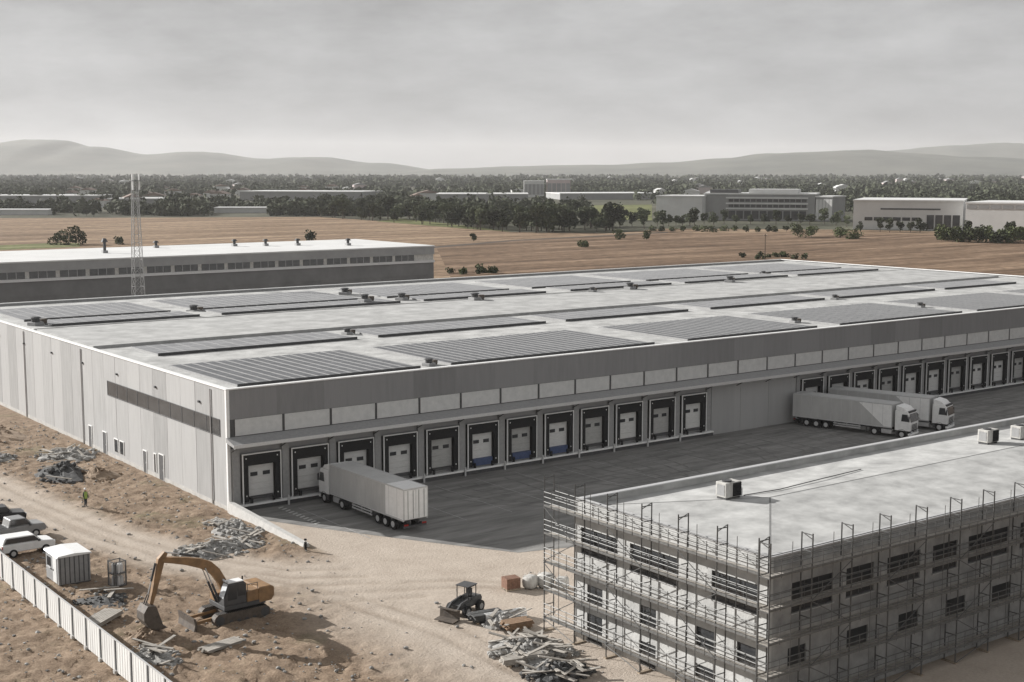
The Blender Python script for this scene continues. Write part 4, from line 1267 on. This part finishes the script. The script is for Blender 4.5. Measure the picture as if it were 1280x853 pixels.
heap('rubble_heap', 'grey rubble heap with boards beside the pale retaining wall', 'rubble', (46.8, 105.0), 3.6, 2.5, .75, M['rubble'], 3, 170, .1, .42, 14, M['timberx'])
heap('rubble_heap', 'grey rubble heap against the warehouse corner behind the retaining wall', 'rubble', (50.4, 110.0), 1.9, 4.2, .7, M['rubble'], 4, 110, .1, .4, 8, M['timberx'])
heap('debris_heap', 'grey debris heap near the side doors of the warehouse', 'debris', (49.2, 150.5), 3.2, 3.6, .8, M['rubble'], 5, 90, .15, .5, 10, M['timberx'])
heap('debris_heap', 'dark debris heap on the soil between dirt road and warehouse side', 'debris', (45.6, 141.0), 2.6, 4.2, 1.5, M['darkheap'], 6, 70, .15, .5, 6, M['timberx'])
heap('debris_heap', 'long low grey debris heap at the left edge of the photo', 'debris', (41.0, 153.5), 3.0, 3.2, .7, M['rubble'], 8, 90, .15, .5, 12, M['timberx'])
heap('soil_mound', 'brown mound of loose soil under the warehouse side windows', 'soil mound', (48.2, 138.6), 2.2, 3.4, 1.0, M['soil'], 9, 40, .1, .3)
heap('soil_mound', 'brown mound of loose soil beside the dirt road, farthest left', 'soil mound', (46.0, 168.0), 3.4, 7.0, 1.1, M['soil'], 10, 50, .1, .4)
heap('soil_mound', 'small spoil mound under the excavator bucket', 'soil mound', (33.6, 87.4), 1.9, 1.7, .75, M['soil'], 11, 60, .1, .3)
heap('rubble_heap', 'loose grey rubble heap between the excavator bucket and hoarding', 'rubble', (32.5, 83.6), 1.6, 2.3, .55, M['rubble'], 12, 90, .08, .3, 6, M['timberx'])
heap('gravel_heap', 'low dark gravel heap in front of the site cabin', 'gravel', (34.2, 97.2), 2.2, 2.4, .35, M['darkheap'], 13, 90, .08, .22, 4, M['timberx'])
heap('debris_heap', 'long heap of broken formwork and rubble below the scaffolding', 'debris', (53.0, 69.4), 2.4, 3.2, .9, M['rubble'], 14, 150, .1, .4, 34, M['timberx'])
heap('debris_heap', 'heap of dark scrap and boards in the foreground by the scaffolding', 'debris', (51.9, 65.3), 2.2, 1.8, .8, M['darkheap'], 15, 90, .1, .4, 16, M['timberx'])
heap('brick_heap', 'small heap of loose red bricks at the bottom of the photo', 'bricks', (50.6, 62.3), 1.2, 1.0, .55, M['brick'], 16, 110, .08, .2)
heap('debris_heap', 'grey heap of insulation and rubble at the foot of the scaffolding end', 'debris', (55.0, 75.4), 1.5, 1.7, .7, M['rubble'], 17, 80, .1, .35, 10, M['timberx'])
def stack(name, label, cat, loc, rz, L, w, n, rows, m, mp_=None, dz=.1):
    t = thing(name, label, cat, loc, rz)
    b_ = MB(); rnd = random.Random(int(loc[0] * 10))
    for r_ in range(rows):
        for k in range(n):
            yy = -w / 2 + w * (k + .5) / n
            dx = rnd.uniform(-.12, .12)
            b_.box(-L / 2 + dx, L / 2 + dx, yy - w / n * .43, yy + w / n * .43, .14 + r_ * dz, .14 + (r_ + .85) * dz)
    b_.build('stacked_boards', m, t)
    f_ = MB()
    for q in (-L * .38, 0, L * .38): f_.box(q - .06, q + .06, -w / 2 - .05, w / 2 + .05, 0, .135)
    f_.build('bearer', mp_ or M['timber'], t)
    return t
stack('board_stack', 'stack of pale planks lying beside the hoarding near the excavator', 'planks', (32.2, 92.6, .05), R(38), 3.2, 1.5, 7, 3, M['timberx'])
stack('board_stack', 'flat stack of pale boards on the ground in front of the dozer blade', 'planks', (36.8, 82.6, .02), R(12), 3.0, 1.1, 5, 2, M['timberx'])
stack('board_stack', 'stack of light scaffold planks in the foreground beside dark scrap', 'planks', (51.7, 68.2, .02), R(-14), 3.6, .9, 4, 4, M['timberx'])
stack('formwork_stack', 'low dark stack of formwork beside white pipes in the foreground', 'formwork', (54.4, 76.6, .02), R(-10), 2.4, 1.2, 2, 5, M['darkheap'])
stack('board_stack', 'brown stack of timber boards behind the debris by the scaffolding', 'timber', (55.1, 73.9, .02), R(-8), 2.0, 1.1, 4, 5, mat('raw timber', (.25, .165, .105), .9, .25, 3))
def pallet_bricks(label, loc, rz):
    t = thing('brick_pallet', label, 'brick pallet', loc, rz)
    p_ = MB()
    for k in range(5): p_.box(-.6 + k * .27, -.6 + k * .27 + .12, -.5, .5, .1, .13)
    for q in (-.45, 0, .45): p_.box(-.6, .6, q - .05, q + .05, 0, .099)
    p_.build('pallet', M['timber'], t)
    b_ = MB()
    for r_ in range(7):
        for i in range(5):
            for j in range(8):
                b_.box(-.58 + i * .235, -.58 + i * .235 + .225, -.48 + j * .122, -.48 + j * .122 + .112, .135 + r_ * .115, .135 + r_ * .115 + .107)
    b_.build('brick_stack', M['brick'], t)
    return t
pallet_bricks('pallet of brown bricks beside dusty white bags behind the foreground debris', (60.2, 81.5, .02), R(-10))
def bag(label, loc, s):
    t = thing('big_bag', label, 'big bag', loc, random.uniform(0, 1), 'white big bags by the scaffolding')
    b_ = MB(); n = 12; prof = [(.40, 0), (.52, .15), (.55, .5), (.5, .85), (.3, .98), (0.02, .93)]
    vs = [(s * r_ * math.copysign(abs(math.cos(2 * math.pi * i / n)) ** .6, math.cos(2 * math.pi * i / n)), s * r_ * math.copysign(abs(math.sin(2 * math.pi * i / n)) ** .6, math.sin(2 * math.pi * i / n)), s * z) for (r_, z) in prof for i in range(n)]
    fs = [(j * n + i, j * n + (i + 1) % n, (j + 1) * n + (i + 1) % n, (j + 1) * n + i) for j in range(len(prof) - 1) for i in range(n)]
    b_.add(vs, fs).build('sack', M['dirtywhite'], t, smooth=True)
    for sx in (-.4, .4):
        for sy in (-.4, .4): MB().tube((sx * s, sy * s, .85 * s), (sx * .6 * s, sy * .6 * s, 1.12 * s), .03, 5).build('loop', M['dirtywhite'], t)
bag('white big bag, leftmost of the three beside the brick pallets', (61.6, 80.9, .01), 1.0)
bag('white big bag, middle of the three beside the brick pallets', (62.7, 80.4, .01), 1.1)
bag('white big bag, rightmost of the three beside the brick pallets', (63.4, 79.2, .01), .95)
pp = thing('pipe_bundle', 'bundle of white plastic pipes on the ground in the foreground', 'pipes', (55.6, 76.0, .02), R(-9))
pb_ = MB()
for r_ in range(3):
    for k in range(4 - r_):
        pb_.tube((-1.6, (k - (3 - r_) / 2) * .23, .14 + r_ * .2), (1.6, (k - (3 - r_) / 2) * .23, .14 + r_ * .2), .11, 10)
pb_.build('pipe', M['white'], pp)
st_ = MB()
for q in (-.9, .9): st_.box(q - .03, q + .03, -.5, .5, .0, .03)
st_.build('strap', M['darkgrey'], pp)
ld = thing('compact_loader', 'small dark wheeled loader parked in the foreground beside white pipes', 'loader', (54.0, 78.9, .02), R(200))
MB().prism([(-1.5, .5), (.9, .5), (.95, .85), (-.2, .95), (-.3, 1.15), (-1.45, 1.15), (-1.6, .9)], -.55, .55).build('body', M['darkheap'], ld, .05)
lw_ = MB()
for xx in (-.85, .1):
    for yy in (-.5, .5): lw_.tube((xx, yy, 1.1), (xx, yy, 2.0), .035, 6)
lw_.tube((-.85, -.5, 2.0), (.1, -.5, 2.0), .035, 6).tube((-.85, .5, 2.0), (.1, .5, 2.0), .035, 6)
lw_.build('roll_frame', M['black'], ld)
MB().box(-.95, .2, -.58, .58, 2.03, 2.1).build('canopy_roof', M['darkgrey'], ld, .02)
MB().box(-.7, -.2, -.25, .25, 1.15, 1.3).box(-.75, -.66, -.25, .25, 1.3, 1.75).build('seat', M['black'], ld)
for xx in (-1.05, .6):
    for s_ in (-1, 1):
        wq = MB().tube((xx, s_ * .58, .42), (xx, s_ * .86, .42), .42, 16).build('wheel', M['black'], ld)
        MB().tube((xx, s_ * .85, .42), (xx, s_ * .88, .42), .22, 12).build('rim', M['grey'], wq)
for s_ in (-.42, .42):
    MB().prism([(-.3, 1.0), (-.3, 1.2), (.9, 1.05), (1.75, .45), (1.6, .35), (.85, .88)], s_ - .06, s_ + .06).build('lift_arm', M['darkgrey'], ld)
MB().prism([(1.65, .08), (2.45, .05), (2.45, .1), (1.75, .15), (1.7, .75), (2.0, .82), (1.98, .88), (1.6, .8)], -.85, .85).build('bucket', M['mud'], ld)

rnd = random.Random(91)
ls_ = MB()
k = 0
while k < 2600:
    x, y = rnd.uniform(24, 66), rnd.uniform(58, 175)
    if x > 52.5 and y > 84: continue
    if x > 56 and y < 78: continue
    tv = track_val(x, y)
    if rnd.random() < tv * .88: continue
    s_ = rnd.choice((.05, .07, .09, .12, .18)) * rnd.uniform(.8, 1.3)
    ls_.rock((x, y, height(x, y, tv) + s_ * .2), (s_, s_ * .8, s_ * .6), rnd)
    k += 1
tag(ls_.build('loose_stones', M['rubble']), 'loose stones and clods scattered over the bare soil', 'stones', kind='stuff')

# ------------------------------------------------------------------ site worker
def person(label, loc, rz, vest):
    me = bpy.data.meshes.new('person')
    J = [(0, 0, .95), (0, 0, 1.15), (0, 0, 1.38), (0, 0, 1.50), (0, .01, 1.62), (0, .01, 1.74),
         (.18, 0, 1.42), (.25, .02, 1.15), (.24, .12, .92), (.24, .15, .82),
         (-.18, 0, 1.42), (-.25, .0, 1.15), (-.26, .06, .90), (-.26, .08, .81),
         (.10, 0, .88), (.11, .06, .48), (.11, .0, .08), (.12, .14, .04),
         (-.10, 0, .88), (-.12, -.02, .48), (-.13, -.10, .08), (-.14, .04, .04)]
    E_ = [(0, 1), (1, 2), (2, 3), (3, 4), (4, 5), (2, 6), (6, 7), (7, 8), (8, 9), (2, 10), (10, 11), (11, 12), (12, 13), (0, 14), (14, 15), (15, 16), (16, 17), (0, 18), (18, 19), (19, 20), (20, 21)]
    RR = [.15, .14, .17, .065, .10, .085, .075, .052, .042, .05, .075, .052, .042, .05, .10, .07, .05, .045, .10, .07, .05, .045]
    me.from_pydata(J, E_, [])
    o = bpy.data.objects.new('person', me); COL.objects.link(o)
    md = o.modifiers.new('skin', 'SKIN'); md.use_smooth_shade = True
    o.modifiers.new('sub', 'SUBSURF').levels = 1
    sv = me.skin_vertices[0].data if me.skin_vertices else None
    if sv is None:
        bm = bmesh.new(); bm.from_mesh(me); bm.verts.layers.skin.verify(); bm.to_mesh(me); bm.free()
        sv = me.skin_vertices[0].data
    for k, r_ in enumerate(RR):
        sv[k].radius = (r_, r_); sv[k].use_root = (k == 0)
    me.materials.append(M['trousers'])
    o.location = loc; o.rotation_euler = (0, 0, rz)
    tag(o, label, 'person')
    n = 12
    def ring(prof, name, m):
        vs = [(a * math.cos(2 * math.pi * i / n), c * math.sin(2 * math.pi * i / n) + dy, z) for (a, c, z, dy) in prof for i in range(n)]
        fs = [(j * n + i, j * n + (i + 1) % n, (j + 1) * n + (i + 1) % n, (j + 1) * n + i) for j in range(len(prof) - 1) for i in range(n)]
        fs += [tuple(range(n)), tuple(range((len(prof) - 1) * n, len(prof) * n))]
        MB().add(vs, fs).build(name, m, o, smooth=True)
    ring([(.20, .16, .82, 0), (.20, .165, 1.0, 0), (.215, .17, 1.3, 0), (.20, .15, 1.46, 0), (.10, .09, 1.5, 0)], 'vest', vest)
    ring([(.105, .125, 1.70, .01), (.11, .13, 1.76, .01), (.08, .09, 1.84, .01), (.02, .02, 1.87, .01)], 'helmet', M['white'])
    ring([(.075, .09, 1.54, .03), (.085, .10, 1.62, .03), (.08, .10, 1.70, .03)], 'head', M['skin'])
person('person in a green vest and white helmet standing on the soil near the warehouse', (42.6, 125.8, .12), R(200), M['vest'])

# ------------------------------------------------------------------ far buildings
def far_block(name, label, cat, px0, px1, py_base, zh, depth, wall, roof=None, rows=(), band=None, group=None, rz=None):
    """a block whose front base runs between two survey points"""
    a, c = at(px0, py_base[0]), at(px1, py_base[1])
    d = (c - a); L_ = d.length
    t = thing(name, label, cat, ((a.x + c.x) / 2, (a.y + c.y) / 2, .15), math.atan2(d.y, d.x), group)
    MB().box(-L_ / 2, L_ / 2, 0, depth, 0, zh).build('wall', wall, t)
    MB().box(-L_ / 2 - .4, L_ / 2 + .4, -.4, depth + .4, zh, zh + .8).build('roof', roof or M['roofwhite'], t)
    for (z0, z1, u0, u1, n, m_) in rows:
        w_ = L_ * (u1 - u0) / n
        for k in range(n):
            x_ = -L_ / 2 + L_ * u0 + k * w_
            MB().box(x_ + w_ * .08, x_ + w_ * .92, -.22, .02, z0, z1).build('window', m_, t)
    return t, L_
far_block('office_block', 'windowless pale block at the left end of the far office', 'building', 820, 877, (275, 276), 14.6, 30, M['farwall'])
t, L_ = far_block('office_block', 'long dark far office with pale window bands and roof', 'office', 880, 1018, (275.5, 277), 16.2, 36, M['fargrey'],
    rows=((11.6, 13.4, .22, .93, 14, M['darkglass']), (8.2, 10.0, .22, .93, 14, M['darkglass']), (1.0, 6.0, .22, .93, 10, M['darkglass'])))
lb2 = MB()
for z in (10.2, 13.7, 7.0): lb2.box(-L_ * .30, L_ * .44, -.8, -.25, z, z + .9)
lb2.build('balcony_band', M['roofwhite'], t)
MB().box(-L_ * .46, -L_ * .2, 5, 20, 17.0, 19.2).build('plant_room', M['darkgrey'], t)
MB().box(-L_ * .1, L_ * .34, 3, 25, 17.0, 19.5).build('upper_storey', M['farwall'], t)
far_block('open_frame', 'pale open steel frame annex at the right end of far office', 'annex', 1019, 1040, (277, 277.5), 14.8, 20, M['fargrey'], rows=((1, 13.5, 0, 1, 5, M['farwall']),))
far_block('exhibition_hall', 'big white far hall with dark window slots and tall entrance', 'hall', 1066, 1203, (287, 289), 15.0, 60, M['farwall'],
    rows=((10.6, 11.4, .2, .85, 1, M['darkglass']), (4.8, 6.6, .1, .62, 6, M['darkglass']), (.5, 8.0, .67, .98, 4, M['darkglass'])))
far_block('white_hall', 'plain white far hall with a darker clerestory at the right photo edge', 'hall', 1206, 1330, (290, 293), 14.4, 50, M['farwall'],
    rows=((11.8, 13.6, .0, 1, 8, M['fargrey']),))
far_block('factory_shed', 'long flat white shed among trees beyond the brown field', 'shed', 300, 452, (251, 252), 9.0, 60, M['fargrey'])
far_block('factory_shed', 'low long pale shed in the trees at the left photo edge', 'shed', -60, 120, (257, 257), 8.0, 50, M['fargrey'])
far_block('factory_shed', 'low pale shed right of the lattice mast behind the field', 'shed', 135, 205, (259, 259), 6.5, 40, M['fargrey'])
far_block('factory_shed', 'long thin pale roof in the trees behind the tree belt', 'shed', 545, 660, (256, 256), 9.0, 60, M['fargrey'])
far_block('factory_shed', 'long pale roof left of the windowless far block', 'shed', 700, 818, (250, 249.5), 6.0, 70, M['fargrey'])
far_block('apartment_block', 'small pale far block, left of two rising above the trees', 'building', 655, 680, (247, 247), 18, 30, M['farwall'], rows=((3, 15, 0, 1, 5, M['fargrey']),))
far_block('apartment_block', 'small pale far block, right of two rising above the trees', 'building', 684, 713, (247, 247), 20, 30, M['pinkwall'], rows=((3, 16, 0, 1, 5, M['fargrey']),))
far_block('factory_shed', 'low white shed beneath the trees between mast and long shed', 'shed', 268, 335, (266.5, 266.5), 3.2, 18, M['farwall'])
far_block('factory_shed', 'long thin white shed at the near edge of the left woods', 'shed', -60, 60, (269, 269), 3.0, 18, M['farwall'])
# houses of the far town
rnd = random.Random(21)
hp = []
CLEAR = []                                          # (depth, side, half width, run) kept free of trees in front of a building
for (wallm, roofm, look) in ((M['farwall'], M['hazel'], 'pale house with a brown tiled roof'), (M['farwall'], M['roofwhite'], 'white house with a pale roof'), (M['pinkwall'], M['fargrey'], 'pinkish house with a grey roof')):
    t = thing('town_house', 'small far ' + look + ' among the distant woods', 'house', (0, 0, 0), 0, look.split(' with')[0] + 's of the far town')
    MB().box(-8, 8, -6, 6, 0, 9).build('wall', wallm, t)
    MB().prism([(-8.6, 9), (8.6, 9), (0, 12.5)], -6.6, 6.6).build('roof', roofm, t)
    hp.append(t)
for k in range(80):
    far = k % 3 != 0
    dd = rnd.uniform(1500, 4600) if far else rnd.uniform(1150, 2000)
    sd = dd * (rnd.uniform(.12, .40) if rnd.random() < .55 else rnd.uniform(-.40, .12))
    if not far and sd / dd > .0: sd = -dd * rnd.uniform(.05, .38)
    o = hp[k % 3] if k < 3 else copy_tree(hp[(k * 7) % 3])
    s_ = rnd.uniform(.6, 1.05)
    o.location = plain(dd, sd); o.scale = (s_ * rnd.uniform(.8, 1.5), s_, s_ * .95); o.rotation_euler = (0, 0, rnd.uniform(-.5, .5) - YAW)
    CLEAR.append((dd, sd, 18 * s_, dd * .12))
def pix(p):
    """survey pixel of a spot on the plain"""
    f = Vector((math.sin(YAW) * math.cos(PITCH), math.cos(YAW) * math.cos(PITCH), -math.sin(PITCH)))
    v = Vector((p.x, p.y, p.z - CAMH)); u = AR.cross(f)
    return 640 + 1700 * v.dot(AR) / v.dot(f), 426.5 - 1700 * v.dot(u) / v.dot(f)
SHED_FRONTS = [(295, 456, 251, 262), (-80, 124, 257, 264), (130, 210, 259, 265), (540, 665, 256, 262), (686, 820, 251, 262), (650, 716, 247, 256), (816, 1045, 262, 280), (1040, 1300, 268, 292), (262, 340, 265, 272), (-80, 64, 268, 272), (735, 815, 256, 272)]
def clear(p):
    x, y = pix(p)
    return any(a < x < b_ and c < y < d for (a, b_, c, d) in SHED_FRONTS)

# ------------------------------------------------------------------ trees
def leaf_crown(rnd, rx, h0, h1, n, size, lobes):
    b_ = MB()
    L_ = [(Vector((rnd.uniform(-.55, .55) * rx, rnd.uniform(-.55, .55) * rx, rnd.uniform(lerp(h0, h1, .2), lerp(h0, h1, .85)))), rnd.uniform(.35, .6) * rx) for _ in range(lobes)]
    for k in range(n):
        c, r_ = rnd.choice(L_)
        d = Vector((rnd.gauss(0, 1), rnd.gauss(0, 1), rnd.gauss(0, 1))).normalized()
        p = c + d * r_ * rnd.uniform(.6, 1.05)
        if p.z < h0: p.z = h0 + rnd.uniform(0, .6)
        q = Vector((rnd.gauss(0, 1), rnd.gauss(0, 1), rnd.gauss(0, 1) + .6)).normalized()
        a = q.orthogonal().normalized(); e = q.cross(a); s = size * rnd.uniform(.6, 1.3)
        b_.add([p + a * s, p + e * s * .7, p - a * s, p - e * s * .7 + q * s * .3], [(0, 1, 2, 3)])
    return b_
rnd = random.Random(5)
protos = []
LAB_BELT = 'dark leafy tree in the dense belt along the far field edge'
for v in range(6):
    t = thing('broadleaf_tree', LAB_BELT, 'tree', (0, 0, 0), 0, 'trees of the belt beyond the field')
    H_ = rnd.uniform(8.5, 12)
    tr = MB().tube((0, 0, -.2), (.2, .1, H_ * .45), .3, 8, .16)
    for k in range(5):
        a = rnd.uniform(0, 6.28)
        tr.tube((.15, .1, H_ * rnd.uniform(.25, .42)), (math.cos(a) * 2, math.sin(a) * 2, H_ * rnd.uniform(.5, .75)), .12, 6, .05)
    tr.build('trunk', M['bark'], t)
    leaf_crown(rnd, rnd.uniform(3.2, 4.4), H_ * .12, H_, 620, .62, 9).build('crown', M['leaf'], t)
    protos.append(t)
used = set()
def plant(v, p, s, label=None, group=None, name=None):
    o = protos[v] if v not in used else copy_tree(protos[v])
    used.add(v)
    o.location = (p.x, p.y, .1); o.rotation_euler = (0, 0, rnd.uniform(0, 6.28)); o.scale = (s * rnd.uniform(.9, 1.25), s * rnd.uniform(.9, 1.25), s)
    if label: o['label'] = label
    if group: o['group'] = group
    return o
for k in range(190):
    u = rnd.random()
    px = lerp(400, 770, u)
    base = lerp(272, 291, min(1, u / .65)) - rnd.uniform(0, 1) ** 1.4 * (16 if u < .9 else 8)
    plant(k % 6, at(px, base), rnd.uniform(.75, 1.25))
LAB2 = 'dark leafy tree along the near edge of the left woods'
for k in range(75):
    u = rnd.random(); px = lerp(-40, 420, u)
    p = at(px, rnd.uniform(264.5, 271.5))
    if clear(p): continue
    plant(k % 6, p, rnd.uniform(.4, .75) , LAB2, 'trees on the near edge of the left woods')
LAB3 = 'dark leafy tree standing in front of the far pale buildings'
for px, base, s in [(822, 283, .8), (829, 284, 1.0), (836, 283, .8), (845, 282, .6), (853, 282, .6), (862, 283, .9), (868, 284, 1.0), (880, 280, .6), (892, 281, .7), (905, 280, .7), (920, 281, .6), (938, 281, .7), (955, 280, .6), (970, 281, .8), (985, 280, .6), (1000, 281, .7), (1012, 282, .7), (1030, 281, .9), (1045, 282, .8), (1058, 284, .6), (1075, 290, .5), (1100, 290, .7), (1112, 291, .7), (1125, 290, .6), (1138, 291, .6), (1150, 291, .7), (1210, 295, .7), (1262, 296, .8), (740, 284, .9), (755, 286, .8), (775, 285, .8), (790, 284, .7), (805, 286, .9), (760, 277, .8), (780, 276, .8), (800, 277, .8)]:
    plant(rnd.randrange(6), at(px, base), s, LAB3, 'trees in front of the far buildings')

# bushes in the field
def bush(label, p, w, h, n, group=None, size=.45):
    t = thing('field_bush', label, 'bush', (p.x, p.y, .08), rnd.uniform(0, 6), group)
    leaf_crown(rnd, w, 0.0, h, n, size, 7).build('foliage', M['leaf2'], t)
    MB().tube((0, 0, -.1), (0, 0, h * .5), .12, 6, .05).build('stem', M['bark'], t)
    return t
bush('round dark bush, right of the close pair in the field at left', at(98, 306), 4.2, 7.2, 700)
bush('spreading green bush, left of the close pair in the field at left', at(75, 306.5), 5.5, 5.2, 700)
bush('low brown bush right of the bush pair in the left field', at(148, 306), 2.6, 3, 300)
bush('small round bush alone above the long workshop roof', at(387, 301), 3.0, 5, 400)
bush('small dark bush in the brown field right of the workshop', at(592, 302), 1.7, 4, 300)
bush('round dark bush, right of the pair before the far office annex', at(1014, 297), 3.6, 6, 500)
bush('tall green bush, left of the pair before the far office annex', at(998, 297.5), 4.2, 7, 500)
bush('green bush in the field left of the white hall', at(1050, 298), 4.0, 6, 500)
bush('low wide bush in the field before the white hall', at(1068, 299), 4.5, 3.2, 500)
bush('green bush at the field edge below the far tree belt, left', at(775, 300), 3.0, 4.5, 300)
bush('green bush at the field edge below the far tree belt, right', at(808, 300), 2.4, 4, 300)
bush('low brown bush in the middle of the ploughed field', at(730, 309), 3.2, 2.4, 300)
for k in range(26):
    bush('low scrubby bush in the rough strip behind the warehouse', at(rnd.uniform(920, 1015), 326 - rnd.uniform(1, 5)) if k < 14 else at(rnd.uniform(562, 640), rnd.uniform(339, 344)), rnd.uniform(1.0, 1.8), rnd.uniform(.9, 2.0), 120, 'scrub bushes behind the warehouse', .35)
for k in range(26):
    bush('dark bush of the thick hedge before the white halls', at(1172 + k * 5.2 + rnd.uniform(-2, 2), 302 + k * .1 + rnd.uniform(-2, 1)), rnd.uniform(3.2, 4.2), rnd.uniform(5, 7.5), 260, 'hedge bushes before the white halls', .6)
for k in range(14):
    bush('low dark bush on the field boundary before the far office', at(815 + k * 13 + rnd.uniform(-4, 4), 290 + rnd.uniform(-1, 1)), rnd.uniform(1.6, 3.0), rnd.uniform(1.6, 3.0), 140, 'bushes on the field boundary', .5)

# far woods on the plain: one mass of leafy crowns, thinner towards the town
import numpy as np
rng = np.random.default_rng(77)
rnd = random.Random(77)
spots = []
while len(spots) < 9500:
    dd = 940 * (5200 / 940) ** (rnd.random() ** 1.15)
    sd = dd * rnd.uniform(-.43, .43)
    if dd < 1500 and sd / dd > -.02 and rnd.random() < .6: continue
    dens = fbm(sd * .6, dd, .006, 4)
    if dens < -.08 and rnd.random() < .93: continue
    p = plain(dd, sd)
    if clear(p): continue
    if any(0 < c[0] - dd < c[3] and abs(c[1] - sd * c[0] / dd) < c[2] for c in CLEAR): continue
    spots.append((p.x, p.y, dd))
allv = []
for (px_, py_, dd) in spots:
    nq = 46 if dd < 1700 else (26 if dd < 2800 else 14)
    hgt = rnd.uniform(5.0, 9.5) * (1 + dd / 9000); rad = hgt * rnd.uniform(.42, .72)
    lob = rng.normal(size=(4, 3)) * np.array([rad * .45, rad * .45, hgt * .16]) + np.array([0, 0, hgt * .55])
    c = lob[rng.integers(0, 4, nq)]
    d = rng.normal(size=(nq, 3)); d /= np.linalg.norm(d, axis=1, keepdims=True)
    c = c + d * np.array([rad * .62, rad * .62, hgt * .34])
    c[:, 2] = np.maximum(c[:, 2], .4)
    a_ = rng.normal(size=(nq, 3)); a_ /= np.linalg.norm(a_, axis=1, keepdims=True)
    e_ = np.cross(a_, d); 
    sz = (rad * (.30 if nq > 30 else (.42 if nq > 20 else .60))) * rng.uniform(.6, 1.3, (nq, 1))
    q = np.stack([c + a_ * sz, c + e_ * sz, c - a_ * sz, c - e_ * sz], 1) + np.array([px_, py_, 0])
    allv.append(q.reshape(-1, 3))
V = np.concatenate(allv).astype(np.float32)
wme = bpy.data.meshes.new('far_woods')
nf = len(V) // 4
wme.vertices.add(len(V)); wme.vertices.foreach_set('co', V.ravel())
wme.loops.add(len(V)); wme.loops.foreach_set('vertex_index', np.arange(len(V), dtype=np.int32))
wme.polygons.add(nf); wme.polygons.foreach_set('loop_start', np.arange(0, len(V), 4, dtype=np.int32))
wme.update(calc_edges=True); wme.validate()
wme.materials.append(M['wood'])
far_wood = bpy.data.objects.new('far_woods', wme); COL.objects.link(far_wood)
tag(far_wood, 'distant dark woods covering the plain up to the hills', 'woods', kind='stuff')

# ------------------------------------------------------------------ poles in the field
up = thing('utility_pole', 'thin dark utility pole rising above the far roof edge', 'pole', (at(956, 326).x, at(956, 326).y, 0))
MB().tube((0, 0, 0), (0, 0, 9.5), .16, 8, .1).build('post', M['bark'], up)
MB().box(-.9, .9, -.06, .06, 8.7, 8.85).build('crossarm', M['bark'], up)
ins = MB()
for q in (-.8, 0, .8): ins.tube((q, 0, 8.85), (q, 0, 9.1), .05, 6)
ins.build('insulator', M['white'], up)

# ------------------------------------------------------------------ haze
hz = MB().box(-9000, 13500, -600, 13500, -8, 330).build('haze', bpy.data.materials.new('haze'))
hm = hz.data.materials[0]; hm.use_nodes = True
for n in list(hm.node_tree.nodes):
    if n.type != 'OUTPUT_MATERIAL': hm.node_tree.nodes.remove(n)
pv = hm.node_tree.nodes.new('ShaderNodeVolumePrincipled')
pv.inputs['Color'].default_value = (0.93, 0.93, 0.94, 1)
pv.inputs['Density'].default_value = 0.00005
pv.inputs['Anisotropy'].default_value = 0.2
hm.node_tree.links.new(pv.outputs['Volume'], [n for n in hm.node_tree.nodes if n.type == 'OUTPUT_MATERIAL'][0].inputs['Volume'])
tag(hz, 'thin pale air haze over the whole plain', 'haze', kind='stuff')
